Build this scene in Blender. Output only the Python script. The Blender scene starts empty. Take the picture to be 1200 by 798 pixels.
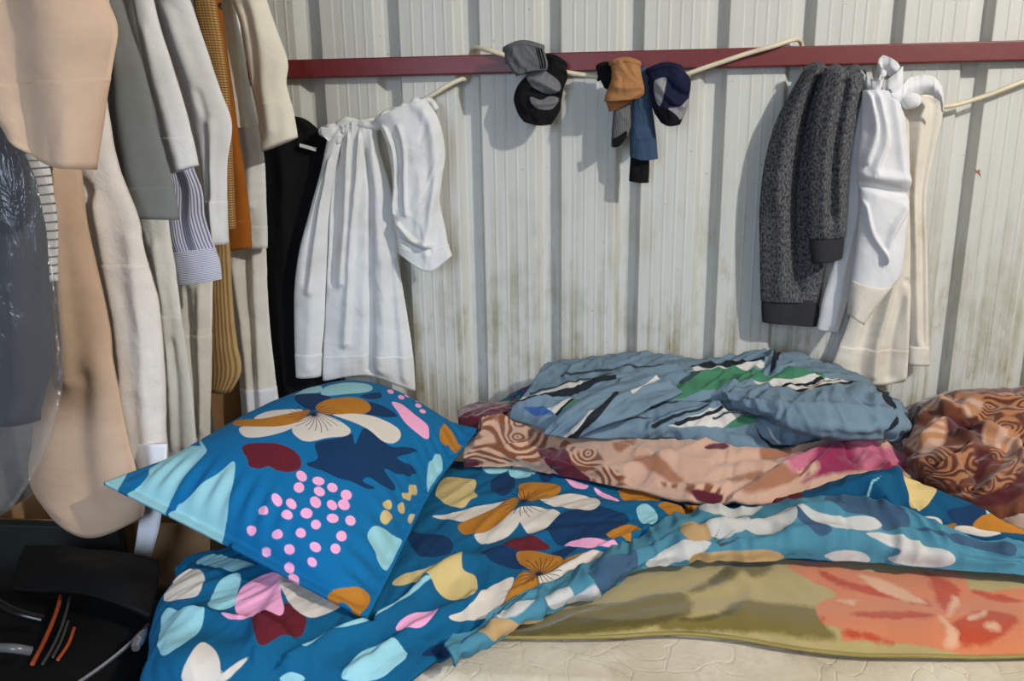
import bpy, math, random
import numpy as np
from mathutils import Vector, Matrix
sc = bpy.context.scene
C = sc.collection

# ------------------------------------------------------------------ camera
FPX, PITCH, YAW, ROLL, CAMZ = 933.0, 0.249270696, 0.0989771504, -0.0165049716, 1.17
WY, RIB0, PITCHX = 2.0624, -0.6707, 0.2        # wall plane, first rib foot, rib spacing
fw = np.array([-math.sin(YAW)*math.cos(PITCH), math.cos(YAW)*math.cos(PITCH), -math.sin(PITCH)])
r0 = np.array([math.cos(YAW), math.sin(YAW), 0.0]); u0 = np.cross(r0, fw)
rt = r0*math.cos(ROLL)+u0*math.sin(ROLL); up = -r0*math.sin(ROLL)+u0*math.cos(ROLL)
CAM = np.array([0, 0, CAMZ])
cd = bpy.data.cameras.new('camera'); cam = bpy.data.objects.new('camera', cd); C.objects.link(cam)
cd.sensor_width = 36.0; cd.lens = FPX/1200*36.0; cd.clip_start = .02
m = Matrix.Identity(4)
for i in range(3):
    m[i][0], m[i][1], m[i][2], m[i][3] = rt[i], up[i], -fw[i], CAM[i]
cam.matrix_world = m
sc.camera = cam

# ------------------------------------------------------------------ world, lights, exposure
wd = bpy.data.worlds.new('world'); sc.world = wd; wd.use_nodes = True
wd.node_tree.nodes['Background'].inputs[0].default_value = (.9, .95, 1, 1)
wd.node_tree.nodes['Background'].inputs[1].default_value = .25
def area(name, loc, target, size, power, col, shape='RECTANGLE', size_y=None, spread=math.pi):
    l = bpy.data.lights.new(name, 'AREA'); l.energy = power; l.color = col; l.shape = shape; l.size = size
    if size_y: l.size_y = size_y
    o = bpy.data.objects.new(name, l); C.objects.link(o); o.location = loc
    l.spread = spread; o.rotation_euler = (Vector(target)-Vector(loc)).to_track_quat('-Z', 'Y').to_euler()
    return o
area('window_daylight', (-.62, -1.16, 1.35), (-.45, 1.15, .35), .9, 9.5, (.64, .79, 1.0), size_y=1.0, spread=1.5)
lamp_light = bpy.data.lights.new('lamp_light', 'POINT'); lamp_light.energy = 200; lamp_light.color = (1, .982, .94); lamp_light.shadow_soft_size = .04
LAMP = (2.05, -.1, 2.55)
vs = sc.view_settings
vs.view_transform = 'Standard'; vs.look = 'None'; vs.gamma = 1; vs.use_curve_mapping = False; vs.exposure = 0.23
sc.cycles.use_denoising = True

# ------------------------------------------------------------------ geometry helpers
def ray(px, py): return fw+rt*((px-600)/FPX)+up*((399-py)/FPX)
def w(px, py, Y):                       # point seen at a pixel, standing Y metres into the room
    d = ray(px, py); return CAM+d*(Y/d[1])
def b(px, py, z):                       # point seen at a pixel, lying at height z
    d = ray(px, py); return CAM+d*((z-CAMZ)/d[2])
def proj(P):
    Q = P-CAM; z = Q@fw
    return np.stack([600+FPX*(Q@rt)/z, 399-FPX*(Q@up)/z], -1)

def tag(o, label=None, cat=None, group=None, kind=None):
    if label: o['label'] = label
    if cat: o['category'] = cat
    if group: o['group'] = group
    if kind: o['kind'] = kind
    return o
def empty(name, loc, label=None, cat=None, group=None, kind=None):
    o = bpy.data.objects.new(name, None); C.objects.link(o); o.location = [float(x) for x in loc]
    o.empty_display_size = .05
    return tag(o, label, cat, group, kind)
def link(name, me, mat, parent=None):
    o = bpy.data.objects.new(name, me); C.objects.link(o)
    if mat is not None and len(me.materials) == 0: me.materials.append(mat)
    if parent is not None:
        o.parent = parent
        o.matrix_parent_inverse = parent_world(parent).inverted()
    return o
def parent_world(o):
    if o.parent is None: return Matrix.Translation(o.location)
    return parent_world(o.parent) @ o.matrix_parent_inverse @ Matrix.Translation(o.location)
def mesh(name, V, F, mat=None, parent=None, smooth=True, attrs=None, sharp=None):
    me = bpy.data.meshes.new(name)
    V = np.asarray(V, dtype=np.float32)
    if isinstance(F, np.ndarray):
        nf, k = F.shape
        me.vertices.add(len(V)); me.vertices.foreach_set('co', V.ravel())
        me.loops.add(nf*k); me.loops.foreach_set('vertex_index', F.astype(np.int32).ravel())
        me.polygons.add(nf); me.polygons.foreach_set('loop_start', np.arange(0, nf*k, k, dtype=np.int32))
        me.update(calc_edges=True)
    else:
        me.from_pydata(V.tolist(), [], F); me.update()
    me.polygons.foreach_set('use_smooth', np.full(len(me.polygons), smooth, dtype=bool))
    if sharp is not None: me.set_sharp_from_angle(angle=sharp)
    for k, a in (attrs or {}).items():
        a = np.asarray(a, dtype=np.float32)
        if a.ndim == 2:
            at = me.attributes.new(k, 'FLOAT_VECTOR', 'POINT'); at.data.foreach_set('vector', a.ravel())
        else:
            at = me.attributes.new(k, 'FLOAT', 'POINT'); at.data.foreach_set('value', a)
    return link(name, me, mat, parent)

def curve(K, t_knots, t):
    """Hermite interpolation along axis 0 of K (n, ...) given knots."""
    K = np.asarray(K, float); n = len(K); T = np.asarray(t_knots, float)
    if n == 2:
        a = ((t-T[0])/(T[1]-T[0])).reshape((-1,)+(1,)*(K.ndim-1)); return K[0]*(1-a)+K[1]*a
    sh = (-1,)+(1,)*(K.ndim-1)
    h = np.diff(T).reshape(sh); s = np.diff(K, axis=0)/h
    M = np.empty_like(K); M[0] = s[0]; M[-1] = s[-1]
    M[1:-1] = (s[:-1]*h[1:]+s[1:]*h[:-1])/(h[1:]+h[:-1])
    i = np.clip(np.searchsorted(T, t, side='right')-1, 0, n-2)
    hh = (T[i+1]-T[i]); x = ((t-T[i])/hh).reshape(sh); hh = hh.reshape(sh)
    return (2*x**3-3*x**2+1)*K[i]+(x**3-2*x**2+x)*hh*M[i]+(-2*x**3+3*x**2)*K[i+1]+(x**3-x**2)*hh*M[i+1]
def knots(P):
    d = np.linalg.norm(np.diff(np.asarray(P, float), axis=0), axis=-1)
    while d.ndim > 1: d = d.mean(-1)
    return np.concatenate([[0], np.cumsum(np.maximum(d, 1e-5))])
def path(P, n):
    P = np.asarray(P, float); k = knots(P); return curve(P, k, np.linspace(0, k[-1], n))

def hashn(ix, iy, seed):
    h = (ix.astype(np.int64)*374761393+iy.astype(np.int64)*668265263+seed*1442695041) & 0xffffffff
    h = ((h ^ (h >> 13))*1274126177) & 0xffffffff
    return ((h ^ (h >> 16)) & 0xffff)/65535.0
def noise(x, y, seed=0):
    ix = np.floor(x); iy = np.floor(y); fx = x-ix; fy = y-iy
    fx = fx*fx*fx*(fx*(fx*6-15)+10); fy = fy*fy*fy*(fy*(fy*6-15)+10)
    a = hashn(ix, iy, seed); c = hashn(ix+1, iy, seed); d = hashn(ix, iy+1, seed); e = hashn(ix+1, iy+1, seed)
    return (a*(1-fx)+c*fx)*(1-fy)+(d*(1-fx)+e*fx)*fy
def fbm(x, y, seed=0, o=3):
    s = 0; a = .5
    for i in range(o): s = s+a*noise(x*2**i, y*2**i, seed+i*17); a *= .5
    return s
def wrinkle(x, y, amp, su, sv, seed, ang=0.0, ridged=True, warp=.6):
    c_, s_ = math.cos(ang), math.sin(ang)
    X = (x*c_+y*s_)*su; Y = (-x*s_+y*c_)*sv
    X = X+warp*(noise(X*.7+9, Y*.7, seed+5)-.5)*2; Y = Y+warp*(noise(X*.6, Y*.8+4, seed+7)-.5)*2
    n = noise(X, Y, seed)*.65+noise(X*2.1, Y*2.1, seed+3)*.35
    if ridged: return amp*(1-np.abs(n-.5)*3.2)
    return amp*(n-.5)*2

def seg_dist(Q, A, B):
    AB = B-A; L = max(float(AB@AB), 1e-12)
    t = np.clip(((Q-A)@AB)/L, 0, 1); D = Q-A-t[:, None]*AB
    cr = AB[0]*(Q[:, 1]-A[1])-AB[1]*(Q[:, 0]-A[0])
    return np.linalg.norm(D, axis=1), cr, t
def poly_sdf(Q, P):
    """positive inside"""
    d = np.full(len(Q), 1e9); inside = np.zeros(len(Q), bool); n = len(P)
    for i in range(n):
        A, B = P[i], P[(i+1) % n]
        dd, _, _ = seg_dist(Q, A, B); d = np.minimum(d, dd)
        c1 = (A[1] > Q[:, 1]) != (B[1] > Q[:, 1])
        den = (B[1]-A[1]) if abs(B[1]-A[1]) > 1e-12 else 1e-12
        inside ^= c1 & (Q[:, 0] < (B[0]-A[0])*(Q[:, 1]-A[1])/den+A[0])
    return np.where(inside, d, -d)
def smooth_loop(P, k=4):
    P = np.asarray(P, float); n = len(P); out = []
    for i in range(n):
        p0, p1, p2, p3 = P[i-1], P[i], P[(i+1) % n], P[(i+2) % n]
        for j in range(k):
            t = j/k
            out.append(.5*(2*p1+(p2-p0)*t+(2*p0-5*p1+4*p2-p3)*t*t+(3*p1-p0-3*p2+p3)*t**3)*1.0)
    return np.array(out)

def dense(P, k=4):
    P = np.asarray(P, float); Q = np.roll(P, -1, 0); return np.concatenate([[p+(q-p)*t/k for t in range(k)] for p, q in zip(P, Q)])
class Surf: pass
# lower layers of bedding are pressed under the ones that lie on top of them (built from the top down)
HRES, HX0, HY0 = .005, -1.2, .7
HN = (590, 290)
HMAP = np.full(HN, .74)
def hidx(P):
    return np.clip(((P[..., 0]-HX0)/HRES).astype(int), 0, HN[0]-1), np.clip(((P[..., 1]-HY0)/HRES).astype(int), 0, HN[1]-1)
def settle(F, Bk, lo=None, gap=.004):
    K = HMAP
    for ax in (0, 1): K = (np.roll(K, 2, ax)+np.roll(K, 1, ax)+K+np.roll(K, -1, ax)+np.roll(K, -2, ax))/5
    x = np.clip((F[..., 0]-HX0)/HRES-.5, 0, HN[0]-2); y = np.clip((F[..., 1]-HY0)/HRES-.5, 0, HN[1]-2); i = x.astype(int); j = y.astype(int); fx = x-i; fy = y-j
    lim = (K[i, j]*(1-fx)+K[i+1, j]*fx)*(1-fy)+(K[i, j+1]*(1-fx)+K[i+1, j+1]*fx)*fy-gap
    lim = np.where(lim > .70, 9.0, lim)
    th = F[..., 2]-Bk[..., 2]
    F[..., 2] = np.minimum(F[..., 2], lim); Bk[..., 2] = np.minimum(Bk[..., 2], F[..., 2]-np.clip(th, .001, .004)*(lim < 8)-th*(lim >= 8))
    if lo is not None:
        on = (F[..., 0] > BX0-.005) & (F[..., 0] < BX1+.005) & (F[..., 1] > BY0-.012)
        Bk[..., 2] = np.where(on, np.maximum(Bk[..., 2], lo), Bk[..., 2]); F[..., 2] = np.where(on, np.maximum(F[..., 2], Bk[..., 2]+.0012), F[..., 2])
def cover(Bk, grow=4):
    P = Bk.reshape(-1, 3); i, j = hidx(P)
    for di in range(-grow, grow+1):
        for dj in range(-grow, grow+1): np.minimum.at(HMAP, (np.clip(i+di, 0, HN[0]-1), np.clip(j+dj, 0, HN[1]-1)), P[:, 2])
BX0, BX1, BY0, BY1, BZ = -.60, 1.42, .955, 2.02, .435
def to_uv(S, pts):
    out = []
    PX = S.px.reshape(-1, 2).copy(); nv, nu = S.px.shape[:2]
    if getattr(S, 'ok', None) is not None: PX[~S.ok.ravel()] = 1e5
    for q in pts:
        q = np.asarray(q, float)
        k = int(np.argmin(((PX-q)**2).sum(1))); i, j = divmod(k, nu)
        i0 = min(max(i, 1), nv-2); j0 = min(max(j, 1), nu-2)
        du = (S.px[i0, j0+1]-S.px[i0, j0-1])/2; dv = (S.px[i0+1, j0]-S.px[i0-1, j0])/2
        M_ = np.array([[du[0], dv[0]], [du[1], dv[1]]]); e = q-S.px[i, j]
        det = np.linalg.det(M_)
        a = np.linalg.solve(M_, e) if abs(det) > 1e-6 else np.zeros(2)
        lim = 60 if (i in (0, nv-1) or j in (0, nu-1)) else 1.5
        a = np.clip(a, -lim, lim)
        gu = (S.uv[i0, j0+1]-S.uv[i0, j0-1])/2; gv = (S.uv[i0+1, j0]-S.uv[i0-1, j0])/2
        out.append(S.uv[i, j]+a[0]*gu+a[1]*gv)
    return np.array(out)
def bake_prints(S, prints, sharp=False):
    """prints: {attribute: [pixel outlines]}; outlines are carried into the cloth's own coordinates first"""
    Q = S.uv.reshape(-1, 2); res = {}
    for k, polys in prints.items():
        f = np.full(len(Q), -.03)
        for P in polys:
            L = to_uv(S, smooth_loop(P, 4) if len(P) > 3 and not sharp else dense(P))
            lo, hi = L.min(0)-.03, L.max(0)+.03
            mk = (Q[:, 0] > lo[0]) & (Q[:, 0] < hi[0]) & (Q[:, 1] > lo[1]) & (Q[:, 1] < hi[1])
            if mk.any(): f[mk] = np.maximum(f[mk], poly_sdf(Q[mk], L))
        res[k] = f
    return res
def slab(name, F, Bk, uv, mat, parent=None, extra=None):
    """closed body between a front and a back grid"""
    nv, nu = F.shape[:2]; n = nv*nu
    V = np.concatenate([F.reshape(-1, 3), Bk.reshape(-1, 3)])
    I = np.arange(n).reshape(nv, nu); a, c, d, e = I[:-1, :-1], I[:-1, 1:], I[1:, 1:], I[1:, :-1]
    q = np.stack([a, e, d, c], -1).reshape(-1, 4); qb = np.stack([a, c, d, e], -1).reshape(-1, 4)+n
    rim = np.concatenate([I[0, :], I[1:, -1], I[-1, -2::-1], I[-2:0:-1, 0]]); r2 = np.roll(rim, -1)
    qr = np.stack([rim, r2, r2+n, rim+n], -1)
    # orientation towards outside
    faces = np.concatenate([q, qb, qr])
    nrm = np.cross(F[1:, :-1]-F[:-1, :-1], F[:-1, 1:]-F[:-1, :-1]); out = (F-Bk)[:-1, :-1]
    if (nrm*out).sum() < 0: faces = faces[:, ::-1].copy()
    at = {'cuv': np.concatenate([np.c_[uv.reshape(-1, 2), np.zeros(n)], np.c_[uv.reshape(-1, 2), np.ones(n)]])}
    for k, v in (extra or {}).items(): at[k] = np.concatenate([v, v])
    return mesh(name, V, faces, mat, parent, attrs=at)
def cloth(name, rows, mat, parent=None, n=(60, 80), T=.004, tube=False, ridges=(), noises=(), prints=None, pin=None, lay=None, build=True, sharp=False):
    rows = [np.asarray(r, float) for r in rows]
    nu, nv = n
    R = np.array([path(r, nu) for r in rows]); k = knots(R)
    X = curve(R, k, np.linspace(0, k[-1], nv))
    S = Surf()
    wid = np.linalg.norm(np.diff(X, axis=1), axis=-1).sum(1).mean(); ln = np.linalg.norm(np.diff(X, axis=0), axis=-1).sum(0).mean()
    U, Vv = np.meshgrid(np.linspace(0, 1, nu), np.linspace(0, 1, nv))
    S.uv = np.stack([U*wid, Vv*ln], -1); S.U, S.V, S.wid, S.len = U, Vv, wid, ln
    S.px = proj(X)
    Nn = np.cross(np.gradient(X, axis=1), np.gradient(X, axis=0)); Nn /= np.linalg.norm(Nn, axis=-1, keepdims=True)+1e-12
    if (Nn*(CAM-X)).sum() < 0: Nn = -Nn
    vd = CAM-X; vd /= np.linalg.norm(vd, axis=-1, keepdims=True); S.ok = (Nn*vd).sum(-1) > .12
    d = np.zeros_like(U); Q = S.uv.reshape(-1, 2)
    for rg in ridges:
        pts, amp, wdt = rg[:3]; asym = rg[3] if len(rg) > 3 else 1.0
        L = to_uv(S, pts)
        if len(L) > 2: L = path(L, 3*len(L))
        best = np.full(len(Q), 1e9); sgn = np.zeros(len(Q)); tt = np.zeros(len(Q)); ns = len(L)-1
        for i in range(ns):
            dd, cr, t = seg_dist(Q, L[i], L[i+1]); mk = dd < best
            best[mk] = dd[mk]; sgn[mk] = cr[mk]; tt[mk] = (i+t[mk])/ns
        ww = np.where(sgn > 0, wdt, wdt*asym)
        end = np.clip(tt*6, 0, 1)*np.clip((1-tt)*6, 0, 1) if (len(rg) > 4 and rg[4]) else 1.0
        d += (amp*np.exp(-(best/ww)**2)*end).reshape(d.shape)
    for nz in noises:
        amp, su, sv, seed = nz[:4]; ang = nz[4] if len(nz) > 4 else 0; rd = nz[5] if len(nz) > 5 else False
        d += wrinkle(S.uv[..., 0], S.uv[..., 1], amp, su, sv, seed, ang, rd)
    if pin is not None: d *= pin(U, Vv)
    prof = (1-np.abs(2*U-1)**3)**.6 if tube else np.ones_like(U)
    th = (T(U, Vv) if callable(T) else T)*prof
    F = X+Nn*(d+(th*.5 if tube else 0*th))[..., None]
    Bk = F-Nn*th[..., None]
    if lay is not None and build: settle(F, Bk, lay); cover(Bk)
    S.F, S.B, S.N, S.th, S.X = F, Bk, Nn, th, X
    S.obj = None
    if build:
        ex = bake_prints(S, prints, sharp) if prints else None
        S.obj = slab(name, F, Bk, S.uv, mat, parent, ex)
    return S
def band(S, name, mat, parent, v0, v1, off=.002, u0=0., u1=1.):
    nv, nu = S.U.shape; i0, i1 = int(v0*(nv-1)), int(round(v1*(nv-1)))+1; j0, j1 = int(u0*(nu-1)), int(round(u1*(nu-1)))+1
    F = S.F[i0:i1, j0:j1].copy(); Bk = S.B[i0:i1, j0:j1].copy(); N = S.N[i0:i1, j0:j1]
    F += N*off; Bk -= N*off
    if j0 == 0: e = S.F[i0:i1, 0]-S.F[i0:i1, 1]; e /= np.linalg.norm(e, axis=-1, keepdims=True)+1e-9; F[:, 0] += e*off; Bk[:, 0] += e*off
    if j1 == nu: e = S.F[i0:i1, -1]-S.F[i0:i1, -2]; e /= np.linalg.norm(e, axis=-1, keepdims=True)+1e-9; F[:, -1] += e*off; Bk[:, -1] += e*off
    if i1 == nv: F[-1, :, 2] -= off; Bk[-1, :, 2] -= off
    return slab(name, F, Bk, S.uv[i0:i1, j0:j1], mat, parent)
def hang(rows, Y, dY=0.0):
    """rows of pixel points -> 3-D rows on a hanging plane"""
    out = []
    for r in rows:
        if len(r) in (4, 5) and not isinstance(r[0], tuple):
            y = r[4] if len(r) == 5 else Y
            out.append([w(r[0], r[1], y), w(r[2], r[3], y+dY)])
        else:
            out.append([w(p[0], p[1], (p[2] if len(p) > 2 else Y+dY*i/(len(r)-1))) for i, p in enumerate(r)])
    return out
def pipe(name, P, r, mat, parent=None, n=None, k=10, cap=True):
    P = np.asarray(P, float); n = n or max(8, 6*len(P)); Q = path(P, n)
    rr = np.full(n, r) if np.isscalar(r) else np.interp(np.linspace(0, 1, n), np.linspace(0, 1, len(r)), r)
    Tn = np.gradient(Q, axis=0); Tn /= np.linalg.norm(Tn, axis=1, keepdims=True)+1e-12
    a = np.array([0, 0, 1.0]) if abs(Tn[0][2]) < .9 else np.array([1.0, 0, 0])
    V = []
    for i in range(n):
        a = a-Tn[i]*(a@Tn[i]); a /= np.linalg.norm(a)+1e-12; c = np.cross(Tn[i], a)
        for j in range(k):
            t = 2*math.pi*j/k; V.append(Q[i]+rr[i]*(a*math.cos(t)+c*math.sin(t)))
    F = [[i*k+j, i*k+(j+1) % k, (i+1)*k+(j+1) % k, (i+1)*k+j] for i in range(n-1) for j in range(k)]
    if cap: F += [list(range(k))[::-1], [(n-1)*k+j for j in range(k)]]
    return mesh(name, V, F, mat, parent, sharp=1.2)
def box(name, lo, hi, mat, parent=None, bev=0.0):
    x0, y0, z0 = lo; x1, y1, z1 = hi
    V = [(x0, y0, z0), (x1, y0, z0), (x1, y1, z0), (x0, y1, z0), (x0, y0, z1), (x1, y0, z1), (x1, y1, z1), (x0, y1, z1)]
    F = [[0, 3, 2, 1], [4, 5, 6, 7], [0, 1, 5, 4], [1, 2, 6, 5], [2, 3, 7, 6], [3, 0, 4, 7]]
    o = mesh(name, V, F, mat, parent, smooth=False)
    if bev:
        md = o.modifiers.new('bevel', 'BEVEL'); md.width = bev; md.segments = 3
    return o
def sbox(name, c, size, mat, parent=None, e=.35, nu=48, nv=24, fn=None, rot=0):
    """superellipsoid: a soft-cornered box"""
    th = np.linspace(-math.pi, math.pi, nu, endpoint=False); ph = np.linspace(-math.pi/2, math.pi/2, nv)
    sp = lambda a, p: np.sign(a)*np.abs(a)**p
    A, B = np.meshgrid(th, ph)
    V = np.stack([sp(np.cos(B), e)*sp(np.cos(A), e)*size[0]/2, sp(np.cos(B), e)*sp(np.sin(A), e)*size[1]/2, sp(np.sin(B), e)*size[2]/2], -1)
    if fn is not None: V = fn(V)
    c_, s_ = math.cos(rot), math.sin(rot)
    V = np.stack([V[..., 0]*c_-V[..., 1]*s_, V[..., 0]*s_+V[..., 1]*c_, V[..., 2]], -1)+np.asarray(c)
    I = np.arange(nu*nv).reshape(nv, nu)
    F = np.stack([I[:-1], np.roll(I[:-1], -1, 1), np.roll(I[1:], -1, 1), I[1:]], -1).reshape(-1, 4)
    return mesh(name, V.reshape(-1, 3), F, mat, parent)

# ------------------------------------------------------------------ materials
def srgb(r, g, bl): return tuple(((x/255)/12.92 if x/255 <= .04045 else ((x/255+.055)/1.055)**2.4) for x in (r, g, bl))+(1.0,)
class NT:
    def __init__(s, name):
        s.m = bpy.data.materials.new(name); s.m.use_nodes = True; s.t = s.m.node_tree; s.p = s.t.nodes['Principled BSDF']; s.out = s.t.nodes['Material Output']
    def n(s, typ, ins=None, **kw):
        x = s.t.nodes.new(typ)
        for k, v in kw.items(): setattr(x, k, v)
        for k, v in (ins or {}).items(): s.set(x.inputs[k], v)
        return x
    def set(s, sock, v):
        if isinstance(v, bpy.types.NodeSocket): s.t.links.new(v, sock)
        elif isinstance(v, bpy.types.Node): s.t.links.new(v.outputs[0], sock)
        else: sock.default_value = v
    def math(s, op, a, c=0.0, clamp=False):
        x = s.n('ShaderNodeMath', {0: a, 1: c}, operation=op, use_clamp=clamp); return x.outputs[0]
    def mix(s, f, a, c, blend='MIX'):
        x = s.n('ShaderNodeMix', data_type='RGBA', blend_type=blend); s.set(x.inputs[0], f); s.set(x.inputs[6], a); s.set(x.inputs[7], c); return x.outputs[2]
    def attr(s, name): return s.n('ShaderNodeAttribute', attribute_name=name)
    def step(s, v, lo, hi): return s.n('ShaderNodeMapRange', {0: v, 1: lo, 2: hi, 3: 0.0, 4: 1.0}, clamp=True).outputs[0]
    def noise(s, vec, scale, detail=3, rough=.55, dist=0.0): return s.n('ShaderNodeTexNoise', {'Vector': vec, 'Scale': scale, 'Detail': detail, 'Roughness': rough, 'Distortion': dist}).outputs[0]
    def scaled(s, vec, sc_): return s.n('ShaderNodeVectorMath', {0: vec, 1: sc_}, operation='MULTIPLY').outputs[0]
    def bump(s, h, strength, dist=.001, nrm=None):
        x = s.n('ShaderNodeBump', {'Strength': strength, 'Distance': dist, 'Height': h})
        if nrm is not None: s.set(x.inputs['Normal'], nrm)
        return x.outputs[0]
def weave(q, cuv, strength=.35, fine=900, crumple=.35):
    f = q.noise(cuv, fine, 2); c = q.noise(cuv, 38, 4, .6)
    nb = q.bump(c, crumple, .004); nb = q.bump(f, strength, .0006, nb)
    q.set(q.p.inputs['Normal'], nb)
def fabric(name, col, rough=.9, var=.07, crumple=.35, pat=None, sheen=.0, fine=900, dirt=None):
    q = NT(name); cuv = q.attr('cuv').outputs['Vector']
    base = q.n('ShaderNodeRGB').outputs[0]; base.default_value = col
    if pat: base = pat(q, cuv, base)
    n1 = q.noise(cuv, 9, 4, .6)
    dark = q.mix(1.0, base, (1-var*2.2, 1-var*2.3, 1-var*2.6, 1), 'MULTIPLY')
    base = q.mix(q.step(n1, .42, .75), base, dark)
    if dirt:
        base = q.mix(q.math('MULTIPLY', q.step(q.noise(cuv, 4.5, 5, .65), .52, .75), dirt[1]), base, dirt[0])
    q.set(q.p.inputs['Base Color'], base); q.p.inputs['Roughness'].default_value = rough
    q.p.inputs['Specular IOR Level'].default_value = .25
    if sheen: q.p.inputs['Sheen Weight'].default_value = sheen; q.p.inputs['Sheen Roughness'].default_value = .5
    weave(q, cuv, fine=fine, crumple=crumple)
    return q.m
def stripes(colB, freq, duty, axis=0, ang=0.0, wob=0.0):
    def f(q, cuv, base):
        s = q.n('ShaderNodeSeparateXYZ', {0: cuv}); x, y = s.outputs[0], s.outputs[1]
        t = q.math('ADD', q.math('MULTIPLY', x if axis == 0 else y, math.cos(ang)), q.math('MULTIPLY', y if axis == 0 else x, math.sin(ang)))
        if wob: t = q.math('ADD', t, q.math('MULTIPLY', q.noise(cuv, 6, 2), wob))
        fr = q.math('FRACT', q.math('MULTIPLY', t, freq))
        k = q.step(q.math('ABSOLUTE', q.math('SUBTRACT', fr, .5)), duty/2+.05, duty/2-.05)
        return q.mix(k, base, colB)
    return f
def marl(colB, scale=450):
    def f(q, cuv, base):
        return q.mix(q.step(q.noise(q.scaled(cuv, (1, .45, 1)), scale, 4, .75), .42, .62), base, colB)
    return f
def printed(name, base, layers, stamens=(), rough=.88, crumple=.4, extra=None, sheen=0.0):
    """flat printed cloth: every colour of the print is a signed-distance attribute in cloth coordinates"""
    q = NT(name); cuv = q.attr('cuv').outputs['Vector']
    c = q.n('ShaderNodeRGB').outputs[0]; c.default_value = base
    if extra: c = extra(q, cuv, c)
    for L in layers:
        at, col = L[:2]; soft = L[2] if len(L) > 2 else .0007; nz = L[3] if len(L) > 3 else 0
        v = q.attr(at).outputs['Fac']
        if nz: v = q.math('ADD', v, q.math('MULTIPLY', q.math('SUBTRACT', q.noise(cuv, nz[1], 5, .65), .5), nz[0]))
        k = q.step(v, -soft, soft)
        if len(L) > 4: k = q.math('MULTIPLY', k, L[4])
        if callable(col): col = col(q, cuv)
        c = q.mix(k, c, col)
    s = q.n('ShaderNodeSeparateXYZ', {0: cuv})
    for (cx, cy, R, n, a0, a1, wd_) in stamens:
        dx = q.math('SUBTRACT', s.outputs[0], cx); dy = q.math('SUBTRACT', s.outputs[1], cy)
        r = q.math('SQRT', q.math('ADD', q.math('MULTIPLY', dx, dx), q.math('MULTIPLY', dy, dy)))
        an = q.math('ADD', q.math('ARCTAN2', dy, dx), q.math('MULTIPLY', r, 6.0))
        fr = q.math('ABSOLUTE', q.math('SUBTRACT', q.math('FRACT', q.math('MULTIPLY', an, n/(2*math.pi))), .5))
        lat = q.math('MULTIPLY', fr, q.math('MULTIPLY', r, 2*math.pi/n))
        rn = q.math('MULTIPLY', q.math('ADD', q.noise(q.n('ShaderNodeCombineXYZ', {0: q.math('FLOOR', q.math('MULTIPLY', an, n/(2*math.pi)))}), 3.7, 1), .15), R*1.3)
        k = q.math('MULTIPLY', q.step(lat, wd_*1.3, wd_*.7), q.step(r, rn, q.math('SUBTRACT', rn, .001)))
        k = q.math('MULTIPLY', k, q.math('MULTIPLY', q.math('GREATER_THAN', an, a0), q.math('LESS_THAN', an, a1)))
        c = q.mix(k, c, (.012, .014, .03, 1))
    n1 = q.noise(cuv, 7, 4, .6); c = q.mix(q.step(n1, .45, .8), c, q.mix(1.0, c, (.86, .86, .88, 1), 'MULTIPLY'))
    q.set(q.p.inputs['Base Color'], c); q.p.inputs['Roughness'].default_value = rough; q.p.inputs['Specular IOR Level'].default_value = .25
    if sheen: q.p.inputs['Sheen Weight'].default_value = sheen
    weave(q, cuv, crumple=crumple)
    return q.m
def plain(name, col, rough=.5, metal=0.0, bumpy=0.0, scale=60, spec=.5):
    q = NT(name); q.p.inputs['Roughness'].default_value = rough; q.p.inputs['Metallic'].default_value = metal; q.p.inputs['Specular IOR Level'].default_value = spec
    co = q.n('ShaderNodeTexCoord').outputs['Object']; n1 = q.noise(co, scale*.3, 4)
    q.set(q.p.inputs['Base Color'], q.mix(q.step(n1, .35, .8), col, tuple(x*.78 for x in col[:3])+(1,)))
    if bumpy: q.set(q.p.inputs['Normal'], q.bump(q.noise(co, scale, 3), bumpy, .002))
    return q.m

# ================================================================== THE SETTING
def wall_mat():
    q = NT('painted_metal_sheet'); co = q.n('ShaderNodeTexCoord').outputs['Object']
    s = q.n('ShaderNodeSeparateXYZ', {0: co}); z = s.outputs[2]
    streak = q.noise(q.scaled(co, (42, 4, 1.6)), 1.0, 5, .6); blot = q.noise(q.scaled(co, (1, 1, .7)), 9, 6, .68)
    low = q.step(z, 1.15, .5)
    c = q.mix(q.math('MULTIPLY', q.step(streak, .42, .8), .22), srgb(203, 203, 196), srgb(176, 174, 160))
    d = q.math('MULTIPLY', q.step(q.math('ADD', q.math('MULTIPLY', streak, .55), q.math('MULTIPLY', blot, .5)), .5, .68), q.math('ADD', q.math('MULTIPLY', low, 1.0), .05))
    c = q.mix(d, c, srgb(136, 128, 88))
    y = q.math('MULTIPLY', q.step(q.noise(q.scaled(co, (16, 1, 5)), 1.0, 5, .7), .60, .72), q.math('MULTIPLY', low, .8))
    c = q.mix(y, c, srgb(150, 122, 62))
    sc_ = q.math('MULTIPLY', q.step(q.noise(q.scaled(co, (60, 1, 14)), 1.0, 4, .75), .63, .70), q.math('MULTIPLY', low, .7))
    c = q.mix(sc_, c, srgb(214, 214, 210))
    sp = q.step(q.noise(co, 70, 2), .745, .77); c = q.mix(q.math('MULTIPLY', sp, .5), c, srgb(120, 112, 96))
    q.set(q.p.inputs['Base Color'], c); q.p.inputs['Roughness'].default_value = .48; q.p.inputs['Specular IOR Level'].default_value = .35
    q.set(q.p.inputs['Normal'], q.bump(q.noise(q.scaled(co, (1, 1, .3)), 7, 3), .25, .006))
    return q.m
M_wall = wall_mat()
M_plaster = plain('room_panel', srgb(118, 114, 108), .6)
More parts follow.
